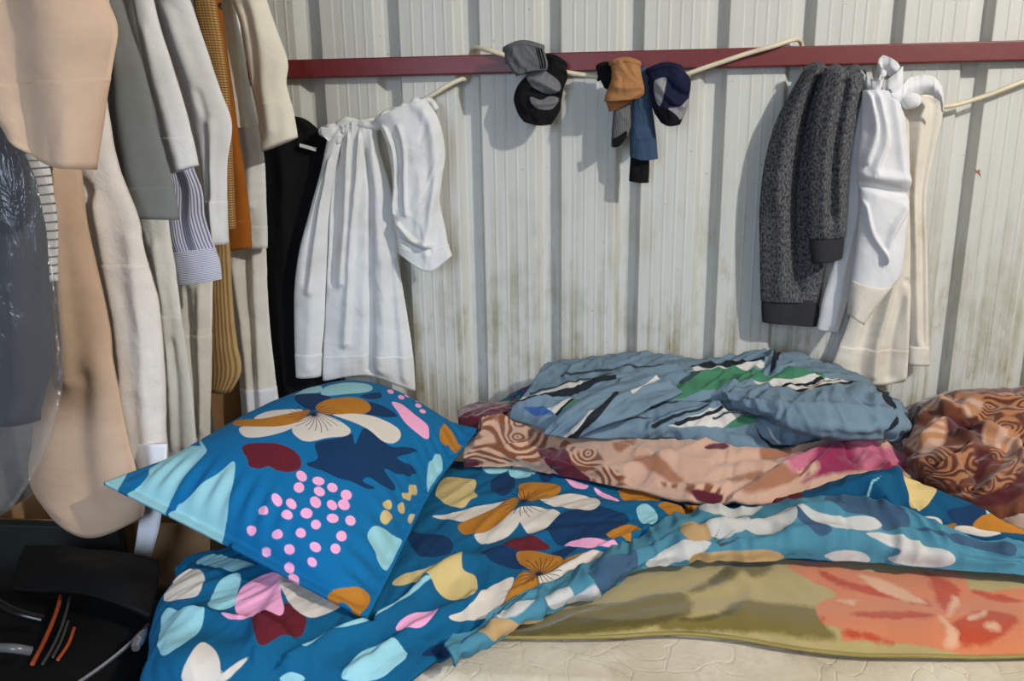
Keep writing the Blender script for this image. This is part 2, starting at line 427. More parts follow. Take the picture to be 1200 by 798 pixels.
M_floor = plain('floor_vinyl', srgb(92, 84, 76), .45, bumpy=.2)
M_red = plain('red_oxide_paint', srgb(112, 32, 34), .42, bumpy=.12, scale=120)
M_ceil = plain('ceiling_panel', srgb(150, 146, 138), .7)

XL, XR, YF, ZT = -1.62, 3.1, -1.3, 2.75
def wall_sheets():
    root = empty('wall_back', (0, WY, 0)); tag(root, kind='structure')
    # one bay: pan with fine flutes, then a recessed channel (bright bank, floor, steep bank)
    bay = [(0, 0), (.004, 0)]
    for c in (.030, .058, .086, .112): bay += [(c-.004, 0), (c-.0015, -.0009), (c+.0015, -.0009), (c+.004, 0)]
    bay += [(.132, 0), (.136, .002), (.150, .028), (.154, .030), (.187, .030), (.190, .028), (.198, .001)]
    k0 = -5
    for sheet in range(6):
        prof = []
        for k in range(k0+sheet*5, k0+sheet*5+5):
            prof += [(RIB0+PITCHX*k+x, WY+y) for x, y in bay]
        xe = RIB0+PITCHX*(k0+sheet*5+5)
        prof += [(xe, WY), (xe+.03, WY-.0009)]           # side lap over the next sheet
        prof = [(min(max(x, XL), XR), y-(.0007 if x > xe-.001 else 0)) for x, y in prof]
        n = len(prof); zs = np.linspace(0, ZT, 9); V = []; F = []
        for off in (0, .0012):
            for z in zs: V += [(x, y+off, z) for x, y in prof]
        nz = len(zs); N = n*nz
        for o in (0, N):
            for i in range(nz-1):
                for j in range(n-1):
                    f = [o+i*n+j, o+i*n+j+1, o+(i+1)*n+j+1, o+(i+1)*n+j]; F.append(f if o == 0 else f[::-1])
        for j in range(n-1): F += [[j, N+j, N+j+1, j+1], [(nz-1)*n+j+1, N+(nz-1)*n+j+1, N+(nz-1)*n+j, (nz-1)*n+j]]
        for i in range(nz-1): F += [[i*n, (i+1)*n, N+(i+1)*n, N+i*n], [i*n+n-1, N+i*n+n-1, N+(i+1)*n+n-1, (i+1)*n+n-1]]
        if max(v[0] for v in V)-min(v[0] for v in V) < .05: continue
        mesh('metal_sheet', V, F, M_wall, root, smooth=False)
    # torn rusty screw hole by the white trousers
    c = w(1146, 201, WY-.001); rng = random.Random(4); V = []; F = []
    for i in range(7):
        a = i*.9+rng.random(); l = .009+.014*rng.random()
        p = c+np.array([math.cos(a)*l*.6, -.004*rng.random(), math.sin(a)*l]); q_ = c+np.array([math.cos(a+.6)*.004, -.001, math.sin(a+.6)*.004])
        k = len(V); V += [c+np.array([0, -.0005, 0]), p, q_, c+np.array([0, .003, 0])]; F += [[k, k+1, k+2], [k, k+3, k+1], [k+1, k+3, k+2]]
    mesh('rust_tear', V, F, plain('rust', srgb(170, 104, 66), .7), root, smooth=False)
wall_sheets()
tag(box('floor', (XL, YF, -.05), (XR, WY, 0), M_floor), kind='structure')
tag(box('ceiling', (XL, YF, ZT), (XR, WY+.05, ZT+.05), M_ceil), kind='structure')
tag(box('wall_left', (XL-.05, YF, 0), (XL, WY, ZT), M_plaster), kind='structure')
tag(box('wall_right', (XR, YF, 0), (XR+.05, WY, ZT), M_plaster), kind='structure')
def front_wall():
    root = empty('wall_front', (0, YF, 0)); tag(root, kind='structure')
    x0, x1, z0, z1 = -1.1, -.14, .82, 1.88
    box('wall_panel', (XL, YF-.06, 0), (x0, YF, ZT), M_plaster, root); box('wall_panel', (x1, YF-.06, 0), (XR, YF, ZT), M_plaster, root)
    box('wall_panel', (x0, YF-.06, 0), (x1, YF, z0), M_plaster, root); box('wall_panel', (x0, YF-.06, z1), (x1, YF, ZT), M_plaster, root)
    wn = empty('window_1', ((x0+x1)/2, YF, z0)); tag(wn, kind='structure')
    fr = plain('window_frame_paint', srgb(220, 220, 215), .5)
    for lo, hi in (((x0, YF-.05, z0), (x0+.04, YF-.01, z1)), ((x1-.04, YF-.05, z0), (x1, YF-.01, z1)), ((x0+.04, YF-.05, z0), (x1-.04, YF-.01, z0+.04)), ((x0+.04, YF-.05, z1-.04), (x1-.04, YF-.01, z1))):
        box('window_frame', lo, hi, fr, wn)
front_wall()

# ================================================================== RAIL, CORD, LAMP
def steel_rail():
    f = WY-.030                                             # front face
    z1 = (w(338, 69, f)[2]+w(1200, 48, f)[2])/2; z0 = (w(338, 90, f)[2]+w(1200, 72.5, f)[2])/2
    o = box('steel_rail', (XL+.02, f, z0), (XR-.02, WY-.002, z1), M_red, bev=.003)
    tag(o, 'dark red painted steel rail running across the ribbed metal wall', 'rail')
    return f, z0, z1
RF, RZ0, RZ1 = steel_rail()
M_cord = plain('cream_plastic', srgb(226, 214, 184), .5)
cord = pipe('clothes_line', [w(396, 150, 2.018), w(440, 138, 2.015), w(500, 115, 2.015), w(528, 98.5, 2.02), w(540, 93, 2.034), w(546, 92, 2.06), w(548.5, 84, 2.079), w(551, 66, 2.079), w(554, 57.5, 2.06), w(563, 56.5, 2.035), w(576, 60, 2.021), w(592, 65, 2.018),
            w(620, 74, 2.018), w(660, 84, 2.018), w(700, 90, 2.018), w(745, 95, 2.018), w(790, 91, 2.018), w(830, 78, 2.018), w(880, 61.5, 2.018), w(910, 53, 2.018), w(926, 47.5, 2.032), w(936, 46.5, 2.055), w(939.5, 53, 2.078), w(940, 70, 2.079), w(941, 83, 2.077), w(946, 91, 2.06), w(956, 93, 2.045),
            w(985, 97, 2.025), w(1030, 112, 2.02), w(1070, 122, 2.02), w(1110, 124.5, 2.02), w(1150, 114, 2.02), w(1200, 95, 2.02), w(1290, 60, 2.02), w(1330, 45, 2.022), w(1345, 36, 2.035), w(1352, 36, 2.055)], .0056, M_cord, n=420)
tag(cord, 'cream plastic clothes line looped over the dark red rail', 'clothes line')
def lamp():
    t = empty('ceiling_lamp', (LAMP[0], LAMP[1], ZT), 'bare round bulb in a white ceiling holder above the bed', 'lamp')
    wh = plain('lamp_plastic', srgb(230, 230, 225), .4)
    pipe('lamp_holder', [(LAMP[0], LAMP[1], ZT), (LAMP[0], LAMP[1], ZT-.05), (LAMP[0], LAMP[1], ZT-.075)], [.05, .045, .02], wh, t, k=20)
    q = NT('lit_bulb'); q.p.inputs['Emission Color'].default_value = (1, .95, .87, 1); q.p.inputs['Emission Strength'].default_value = 8
    bo = sbox('bulb', (LAMP[0], LAMP[1], ZT-.12), (.07, .07, .1), q.m, t, e=1.0)
    lo = bpy.data.objects.new('lamp_light', lamp_light); C.objects.link(lo); lo.location = (LAMP[0], LAMP[1], ZT-.235)
lamp()

# ================================================================== BED
def bed():
    t = empty('bed_frame', (.4, 1.5, 0), 'low steel bed frame under the stained cream mattress', 'bed')
    st = plain('dark_steel', srgb(48, 46, 46), .5, .3)
    for y in (BY0+.03, BY1-.03): box('side_rail', (BX0+.02, y-.02, .19), (BX1-.02, y+.02, .24), st, t, .003)
    for x in (BX0+.04, (BX0+BX1)/2, BX1-.04): box('cross_bar', (x-.02, BY0+.05, .19), (x+.02, BY1-.05, .23), st, t, .003)
    for x in (BX0+.04, BX1-.04):
        for y in (BY0+.03, BY1-.03): box('leg', (x-.02, y-.02, 0), (x+.02, y+.02, .19), st, t, .003)
    sl = plain('slat_wood', srgb(120, 92, 62), .7)
    for i in range(11):
        x = BX0+.1+i*(BX1-BX0-.2)/10; box('slat', (x-.04, BY0+.012, .24), (x+.04, BY1-.012, .258), sl, t)
bed()
def mattress():
    q = NT('mattress_ticking'); co = q.n('ShaderNodeTexCoord').outputs['Object']
    n1 = q.noise(co, 5, 6, .65); n2 = q.noise(co, 14, 5, .7)
    c = q.mix(q.step(n1, .4, .7), srgb(205, 194, 174), srgb(176, 160, 134)); c = q.mix(q.math('MULTIPLY', q.step(n2, .55, .75), .6), c, srgb(150, 132, 106))
    q.set(q.p.inputs['Base Color'], c); q.p.inputs['Roughness'].default_value = .85
    vor = q.n('ShaderNodeTexVoronoi', {'Vector': q.n('ShaderNodeVectorMath', {0: co, 1: q.scaled(q.n('ShaderNodeTexNoise', {'Vector': co, 'Scale': 6.0}).outputs[1], (.3, .3, .3))}, operation='ADD'), 'Scale': 13.0}, feature='DISTANCE_TO_EDGE').outputs[0]
    h = q.math('ADD', q.math('MULTIPLY', q.step(vor, 0.0, .04), .16), n2)
    q.set(q.p.inputs['Normal'], q.bump(h, .6, .008))
    t = empty('mattress', (.4, 1.5, .26), 'stained cream mattress with piped edge under the bedding', 'mattress')
    o = box('ticking', (BX0, BY0, .26), (BX1, BY1, BZ), q.m, t); md = o.modifiers.new('bevel', 'BEVEL'); md.width = .018; md.segments = 5
    for f in o.data.polygons: f.use_smooth = True
    pm = plain('piping_tape', srgb(168, 150, 122), .8)
    for z in (BZ-.012, .272):
        e = .004; P = [(BX0+.03, BY0-e, z), (.2, BY0-e, z), (.8, BY0-e, z), (BX1-.03, BY0-e, z)]
        pipe('piping', P, .005, pm, t, n=40)
        pipe('piping', [(BX0-e, BY0+.03, z), (BX0-e, 1.5, z), (BX0-e, BY1-.03, z)], .005, pm, t, n=20)
mattress()

# ------------------------------------------------------------------ flowered bedding print
def crop(x0, y0, s): return lambda *pts: [(x0+pts[i]/s, y0+pts[i+1]/s) for i in range(0, len(pts), 2)]
k2, k3, k4, k5 = crop(110, 420, 3.99), crop(330, 420, 3.99), crop(180, 598, 3.99), crop(440, 530, 3.325)
k6, k7, k8 = crop(530, 400, 3.325), crop(840, 400, 3.325), crop(800, 558, 3.0)
def ell(cx, cy, rx, ry, a=0, n=10):
    return [(cx+rx*math.cos(t)*math.cos(a)-ry*math.sin(t)*math.sin(a), cy+rx*math.cos(t)*math.sin(a)+ry*math.sin(t)*math.cos(a)) for t in [2*math.pi*i/n for i in range(n)]]
BLUE, NAVY, PALE, ORANGE, CREAM = srgb(4, 104, 156), srgb(12, 50, 88), srgb(148, 200, 208), srgb(178, 116, 36), srgb(214, 203, 190)
MAROON, PINK, KHAKI, TEAL = srgb(98, 26, 38), srgb(242, 168, 204), srgb(206, 182, 122), srgb(40, 140, 175)
LAYERS = [('p_navy', NAVY), ('p_pale', PALE), ('p_maroon', MAROON), ('p_pink', PINK), ('p_khaki', KHAKI), ('p_cream', CREAM), ('p_orange', ORANGE)]
def clamp01(x): return np.clip(x, 0, 1)

def pillow():
    A, B_, Cc, D = b(122, 567, .60), np.array([-.60, 1.92, .56]), b(560, 503, .535), b(430, 726, .482)
    nu, nv = 170, 230
    U, V = np.meshgrid(np.linspace(0, 1, nu), np.linspace(0, 1, nv))      # u: left to right (A->D), v: front to back
    X = (A*((1-U)*(1-V))[..., None]+D*(U*(1-V))[..., None]+B_*((1-U)*V)[..., None]+Cc*(U*V)[..., None])
    eu = np.minimum(U, 1-U); ev = np.minimum(V, 1-V)
    au, av = clamp01(1-((2*U-1)/.93)**2), clamp01(1-((2*V-1)/.95)**2)
    bulge = (au**.62*av**.55)
    # edges drawn in between the corners, as a stuffed case does
    ctr = X.mean((0, 1)); pull = .035*(np.sin(math.pi*U)*np.exp(-(ev/.10)**2)*np.where(V < .5, .1, 1.0)+np.sin(math.pi*V)*np.exp(-(eu/.12)**2)*.6)
    dirc = (ctr-X); dirc[..., 2] = 0; dirc /= np.linalg.norm(dirc, axis=-1, keepdims=True)+1e-6
    X = X+dirc*pull[..., None]
    S = Surf(); S.uv = np.stack([U*.50, V*.72], -1)
    uu, vv = S.uv[..., 0], S.uv[..., 1]
    ruck = .0035*np.sin(uu*190+2*noise(uu*9, vv*9, 3))*np.exp(-((V-.085)/.05)**2)*clamp01((U-.05)*9)*clamp01((.75-U)*6)
    ruck += .0028*np.sin(vv*150+3*noise(uu*9, vv*9, 5))*np.exp(-((U-.93)/.05)**2)
    wr = wrinkle(uu, vv, .004, 7, 9, 11, .5, False)*bulge+ruck
    upv = np.array([-.05, -.12, 1.0]); upv /= np.linalg.norm(upv)
    F = X+upv*(.124*bulge+wr+.003)[..., None]; Bk = X-upv*(.045*bulge+.003)[..., None]
    Xb = X+upv*(.124*bulge)[..., None]; S.px = proj(Xb); S.F = F
    Nb = np.cross(np.gradient(Xb, axis=1), np.gradient(Xb, axis=0)); Nb *= np.sign(Nb[..., 2].sum()); S.ok = ((Nb*(CAM-Xb)).sum(-1) > 0) & (Nb[..., 2] > 0) & (V < .86) & ((U > .09) | (V < .3)) & (U < .985)
    Bk[..., 2] = np.maximum(Bk[..., 2], np.where(X[..., 0] > BX0, .458, .40)); cover(Bk)
    dots = [(690, 115), (580, 122), (460, 100), (880, 128), (758, 180), (852, 187), (637, 190), (530, 203), (743, 250), (637, 277), (655, 330)]
    P = [(180+x/3.99, 598+y/3.99) for x, y in dots]
    P += [(330+x/3.99, 420+y/3.99) for x, y in [(95, 558), (173, 577), (83, 613), (178, 628), (238, 607), (303, 642), (160, 680), (237, 692), (292, 690), (47, 690), (27, 742), (118, 733), (240, 755), (323, 765), (162, 785)]]
    P += [(309, 601), (325, 588)]
    rn = random.Random(3)
    pink = [ell(x, y, 5.8+rn.random()*1.6, 5.0+rn.random()*1.2, rn.random()*.9) for x, y in P]
    pink += [ell(330+x/3.99, 420+y/3.99, 4.0, 2.6, .4) for x, y in [(510, 130), (560, 160), (590, 150), (640, 178), (640, 205), (660, 235), (705, 215), (700, 195), (760, 220)]]
    pink += [k3(515, 185, 560, 195, 620, 250, 680, 310, 690, 350, 685, 388, 640, 360, 580, 300, 545, 240)]
    pr = dict(
        p_pink=pink,
        p_pale=[[(225, 524), (243, 529), (230, 545), (215, 562), (200, 590), (188, 606), (148, 586), (165, 570), (185, 545), (205, 531)],
                [(274, 543), (276, 553), (270, 583), (265, 620), (252, 642), (196, 614), (215, 590), (240, 568), (262, 551)],
                [(124, 566), (138, 546), (158, 535), (153, 550), (138, 576), (128, 574)],
                [(376, 455), (383, 446), (405, 440), (430, 442), (437, 448), (428, 453), (403, 456), (385, 458)], [(345, 458), (358, 449), (375, 445), (378, 450), (372, 454), (352, 456)],
                k3(740, 450, 755, 530, 745, 590, 700, 665, 680, 590, 690, 500), k4(1000, 130, 1020, 90, 1080, 90, 1130, 130, 1165, 155, 1130, 230, 1090, 290, 1050, 250, 1040, 210)],
        p_cream=[[(296, 486), (318, 478), (356, 477), (330, 488), (300, 492)], [(275, 506), (280, 500), (308, 501), (333, 499), (361, 486), (343, 503), (323, 511), (300, 515), (283, 514)],
                 [(366, 483), (343, 504), (351, 516), (363, 519), (383, 515), (406, 513), (411, 505), (398, 493), (381, 485)],
                 [(390, 484), (413, 483), (435, 486), (453, 493), (468, 505), (469, 515), (460, 521), (448, 518), (433, 506), (415, 495), (403, 490)]],
        p_orange=[[(268, 498), (275, 491), (310, 488), (356, 478), (363, 480), (351, 493), (330, 500), (300, 501)], [(370, 476), (378, 466), (395, 461), (415, 460), (430, 466), (435, 476), (428, 483), (413, 483), (390, 484), (378, 483)],
                  k3(740, 350, 755, 310, 790, 290, 830, 310, 850, 350, 870, 395, 830, 455, 790, 430, 780, 410, 745, 400), ell(530, 546, 3, 5), ell(560, 508, 5, 3),
                  k4(815, 415, 850, 375, 910, 365, 980, 380, 1015, 420, 990, 470, 935, 525, 940, 490, 900, 450, 860, 440)],
        p_maroon=[k2(695, 435, 720, 410, 800, 405, 870, 410, 940, 440, 970, 480, 965, 520, 920, 540, 860, 535, 820, 515, 780, 525, 730, 515, 720, 480)],
        p_navy=[[(346, 465), (350, 456), (370, 455), (385, 459), (388, 464), (378, 469), (370, 478), (358, 475)], [(430, 466), (450, 473), (465, 484), (460, 488), (440, 486), (428, 483), (435, 476)], [(423, 459), (430, 455), (445, 453), (447, 460), (435, 463)],
                k3(115, 500, 170, 470, 160, 400, 280, 380, 330, 360, 345, 410, 380, 340, 420, 350, 470, 390, 520, 420, 580, 420, 640, 440, 560, 460, 540, 470, 620, 520, 625, 550, 560, 550, 480, 520, 530, 600, 525, 620, 470, 600, 410, 560, 380, 580, 440, 610, 400, 615, 330, 580, 260, 560, 200, 530),
                k4(300, 190, 375, 155, 360, 205)],
        p_khaki=[ell(330+x/3.99, 420+y/3.99, a/3.99, c/3.99) for x, y, a, c in [(495, 690, 22, 22), (490, 750, 30, 28), (560, 705, 16, 30), (585, 650, 22, 20), (615, 620, 20, 28), (670, 695, 18, 22), (615, 760, 25, 25), (640, 790, 18, 16)]])
    # shapes at the far rim follow the case as it curves away
    ease = lambda p: (p[0]+.10*max(0, 330-p[0])*(p[1] < 522), p[1]+.15*max(0, 505-p[1]))
    pr = {k: [[ease(p) for p in P_] for P_ in v] for k, v in pr.items()}
    ce = to_uv(S, [(368, 487)])[0]
    mt = printed('pillow_print', BLUE, LAYERS, stamens=[(ce[0], ce[1], .062, 26, -9, 9, .0007)], crumple=.3)
    t = empty('pillow', ctr, 'plump blue pillow with flower and pink dot print at the bed end', 'pillow')
    slab('pillowcase', F, Bk, S.uv, mt, t, bake_prints(S, pr))
    # flat sewn flange all round the case
    rim = np.concatenate([X[0, :], X[1:, -1], X[-1, -2::-1], X[-2:0:-1, 0]]); out = rim-ctr; out[:, 2] = 0; out /= np.linalg.norm(out, axis=1, keepdims=True)
    return t
pillow()

def striped_sheet():
    t = empty('striped_sheet', (.2, 1.8, .5), 'crumpled grey-blue sheet with black, white and green stripes against the wall', 'bed sheet')
    rows = [[w(642, 427, 1.97), w(700, 421, 1.985), w(745, 417, 1.985), w(830, 420, 1.99), w(905, 413, 1.99), w(965, 425, 1.985), w(1030, 455, 1.97), w(1058, 480, 1.93)],
            [b(x, y, z) for x, y, z in [(630, 441, .605), (700, 438, .615), (750, 437, .62), (830, 438, .62), (905, 434, .625), (972, 445, .615), (1037, 470, .59), (1062, 488, .565)]],
            [b(x, y, z) for x, y, z in [(617, 460, .59), (692, 460, .60), (755, 460, .605), (830, 460, .605), (905, 458, .605), (980, 466, .60), (1043, 482, .58), (1066, 494, .555)]],
            [b(x, y, z) for x, y, z in [(607, 475, .575), (688, 483, .58), (757, 484, .58), (832, 487, .58), (905, 490, .58), (975, 490, .58), (1045, 495, .565), (1067, 498, .55)]],
            [b(x, y, z) for x, y, z in [(601, 484, .56), (686, 503, .555), (758, 502, .555), (832, 509, .55), (902, 514, .545), (968, 504, .55), (1045, 508, .545), (1066, 503, .54)]],
            [b(x, y, z) for x, y, z in [(599, 489, .548), (686, 515, .538), (760, 511, .535), (832, 521, .53), (900, 526, .525), (965, 513, .53), (1042, 517, .53), (1062, 508, .53)]]]
    pr = dict(s_black=[k6(255, 243, 450, 200, 640, 150, 640, 168, 460, 217, 265, 256), k6(450, 378, 560, 270, 640, 198, 655, 205, 585, 282, 485, 380), k6(930, 98, 1060, 83, 1215, 80, 1215, 100, 1060, 105, 930, 108), k6(850, 326, 1090, 257, 1098, 264, 880, 332), k6(760, 335, 1000, 260, 1002, 266, 790, 338), k6(400, 290, 470, 235, 478, 238, 410, 296),
                       k7(205, 130, 222, 55, 250, 42, 225, 132), k7(615, 180, 660, 220, 690, 280, 672, 292, 640, 240), k7(240, 185, 480, 158, 485, 164, 260, 192), k7(300, 200, 540, 165, 545, 172, 330, 206), k7(140, 325, 210, 400, 340, 402, 330, 418, 200, 412)],
              s_white=[k6(262, 228, 440, 178, 600, 150, 600, 160, 440, 197, 262, 242), k6(800, 215, 850, 180, 890, 175, 840, 222), k6(360, 275, 430, 245, 480, 228, 400, 292), k6(840, 332, 1000, 275, 1120, 262, 1160, 280, 1050, 332, 900, 338), k6(430, 378, 540, 272, 556, 272, 452, 378), k7(130, 172, 300, 158, 480, 158, 560, 168, 450, 186, 350, 206, 240, 186), k7(190, 330, 230, 395, 245, 400, 200, 340), k6(930, 110, 1215, 102, 1215, 112, 940, 122)],
              s_green=[k6(835, 220, 880, 170, 960, 130, 1040, 110, 1215, 118, 1215, 158, 1080, 177, 960, 208), k6(410, 292, 470, 240, 540, 225, 585, 238, 540, 292, 470, 308), k6(1060, 332, 1140, 275, 1195, 298, 1185, 326), k7(-5, 118, 120, 118, 200, 150, 300, 135, 400, 140, 420, 160, 250, 166, 100, 168, -5, 198)],
              s_extra=[k6(300, 205, 470, 165, 620, 130, 622, 136, 470, 172, 302, 212), k6(690, 290, 860, 235, 1010, 215, 1012, 222, 862, 243, 700, 298), k6(880, 168, 1010, 118, 1020, 124, 890, 176), k6(560, 320, 700, 300, 840, 300, 700, 310), k6(420, 130, 640, 105, 850, 98, 850, 104, 640, 112, 422, 138), k7(-20, 300, 120, 262, 122, 268, -15, 308)],
              s_blue=[k6(285, 272, 360, 262, 405, 290, 330, 298)])
    def chk(q, cuv, base):
        s = q.n('ShaderNodeSeparateXYZ', {0: cuv}); t1 = q.math('FRACT', q.math('MULTIPLY', q.math('ADD', s.outputs[0], q.math('MULTIPLY', s.outputs[1], 1.2)), 170.0)); t2 = q.math('FRACT', q.math('MULTIPLY', q.math('SUBTRACT', s.outputs[0], s.outputs[1]), 170.0))
        k = q.math('MULTIPLY', q.math('ADD', q.math('GREATER_THAN', t1, .55), q.math('GREATER_THAN', t2, .6)), .16)
        return q.mix(k, base, srgb(80, 104, 128))
    mt = printed('striped_cotton', srgb(112, 134, 148), [('s_white', srgb(205, 200, 192)), ('s_green', srgb(66, 122, 92)), ('s_blue', srgb(58, 92, 150)), ('s_black', srgb(28, 34, 42)), ('s_extra', srgb(52, 62, 74))], extra=chk, crumple=.5)
    rid = [([(610, 478), (690, 455), (790, 434)], .012, .016, .3), ([(664, 512), (700, 480), (730, 455)], .012, .02, .4), ([(700, 455), (800, 445), (890, 428)], .014, .016, .35), ([(760, 500), (830, 478), (900, 480)], .010, .016, .4), ([(850, 452), (920, 490), (990, 505)], .016, .02, .3), ([(905, 417), (915, 440), (960, 450)], .016, .014, .5),
           ([(880, 470), (960, 462), (1040, 478)], .012, .018, .5), ([(740, 470), (800, 466), (860, 470)], -.012, .012), ([(650, 470), (690, 460), (720, 450)], -.010, .010), ([(850, 500), (900, 512), (960, 500)], -.012, .010), ([(1000, 460), (1035, 485), (1050, 510)], .010, .016, .4), ([(800, 440), (860, 436), (900, 440)], -.010, .010)]
    # swathe lying across the right half
    r2 = [[b(x, y, z) for x, y, z in [(846, 461, .612), (880, 455, .618), (930, 455, .622), (985, 450, .622), (1022, 455, .612), (1052, 474, .595)]],
          [b(x, y, z) for x, y, z in [(850, 465, .615), (888, 468, .62), (938, 476, .62), (990, 474, .62), (1030, 478, .61), (1060, 490, .59)]],
          [b(x, y, z) for x, y, z in [(855, 469, .612), (893, 482, .605), (942, 498, .60), (990, 502, .60), (1030, 502, .592), (1062, 502, .575)]],
          [b(x, y, z) for x, y, z in [(860, 474, .60), (896, 489, .585), (944, 508, .573), (990, 516, .565), (1030, 514, .562), (1056, 508, .558)]]]
    pr2 = dict(s_white=[k7(130, 172, 300, 158, 480, 150, 590, 164, 450, 186, 350, 206, 240, 186)], s_black=[k7(240, 185, 480, 158, 485, 164, 260, 192), k7(300, 200, 540, 165, 545, 172, 330, 206), k7(612, 175, 660, 215, 690, 275, 674, 290, 640, 240), k7(640, 360, 668, 322, 690, 300, 676, 330)], s_green=[], s_blue=[], s_extra=[])
    cloth('fold', r2, mt, t, n=(150, 60), T=.006, ridges=[([(862, 470), (940, 480), (1030, 485)], .008, .012, .5), ([(900, 482), (960, 505), (1030, 512)], .006, .010, .5), ([(1000, 460), (1035, 482), (1040, 510)], .010, .012, .4)], noises=[(.006, 9, 9, 181), (.008, 22, 7, 183, .3, True), (.005, 30, 12, 187, -.5, True), (.0015, 40, 40, 185)], prints=pr2, lay=.49, sharp=True)
    # checked swathe running up from the front to the wall
    r3 = [[b(636, 508, .565), b(662, 482, .608), b(690, 463, .626), b(722, 450, .633), b(756, 441, .636)],
          [b(655, 512, .562), b(684, 492, .602), b(715, 473, .62), b(748, 459, .628), b(780, 449, .632)],
          [b(676, 514, .555), b(706, 500, .585), b(738, 488, .604), b(768, 475, .614), b(800, 460, .622)]]
    pr3 = dict(s_black=[k6(440, 380, 560, 268, 640, 197, 652, 206, 582, 284, 480, 386)], s_white=[k6(425, 380, 545, 268, 556, 272, 450, 378), k6(690, 205, 850, 120, 860, 128, 700, 215)], s_green=[], s_blue=[], s_extra=[])
    cloth('fold', r3, mt, t, n=(130, 50), T=.006, ridges=[([(670, 505), (730, 465), (820, 440)], .007, .010, .6), ([(655, 495), (700, 465), (780, 442)], .005, .008)], noises=[(.004, 9, 9, 191), (.006, 9, 26, 193, 0, True), (.0015, 40, 40, 195)], prints=pr3, lay=.49, sharp=True)
    cloth('cotton', rows, mt, t, n=(300, 120), T=.006, ridges=rid, noises=[(.007, 7, 9, 81), (.009, 20, 5, 83, .5, True), (.004, 30, 10, 87, -.4, True), (.002, 34, 30, 85)], prints=pr, lay=.49, sharp=True)
striped_sheet()
def scarf():
    t = empty('floral_scarf', (-.25, 1.95, .5), 'small teal and purple floral scarf wedged behind the striped sheet', 'scarf')
    rows = [[w(574, 476, 1.985), w(600, 462, 1.99), w(625, 449, 1.99), w(660, 435, 1.99)], [w(572, 486, 1.955), w(600, 474, 1.95), w(630, 462, 1.95), w(665, 448, 1.95)], [w(575, 500, 1.93), w(602, 492, 1.925), w(632, 480, 1.92), w(665, 470, 1.92)]]
    def fl(q, cuv, base):
        v = q.n('ShaderNodeTexVoronoi', {'Vector': cuv, 'Scale': 75.0}); c = v.outputs['Color']; s = q.n('ShaderNodeSeparateColor', {0: c})
        base = q.mix(q.step(s.outputs[0], .45, .5), base, srgb(96, 60, 110)); base = q.mix(q.step(s.outputs[1], .66, .7), base, srgb(60, 130, 120)); return q.mix(q.step(v.outputs[0], .006, .003), base, srgb(190, 180, 190))
    cloth('cotton', rows, fabric('floral_cotton', srgb(58, 72, 120), pat=fl), t, n=(70, 30), T=.006, noises=[(.006, 18, 14, 91), (.004, 30, 12, 93, .6, True)], lay=.47)
scarf()
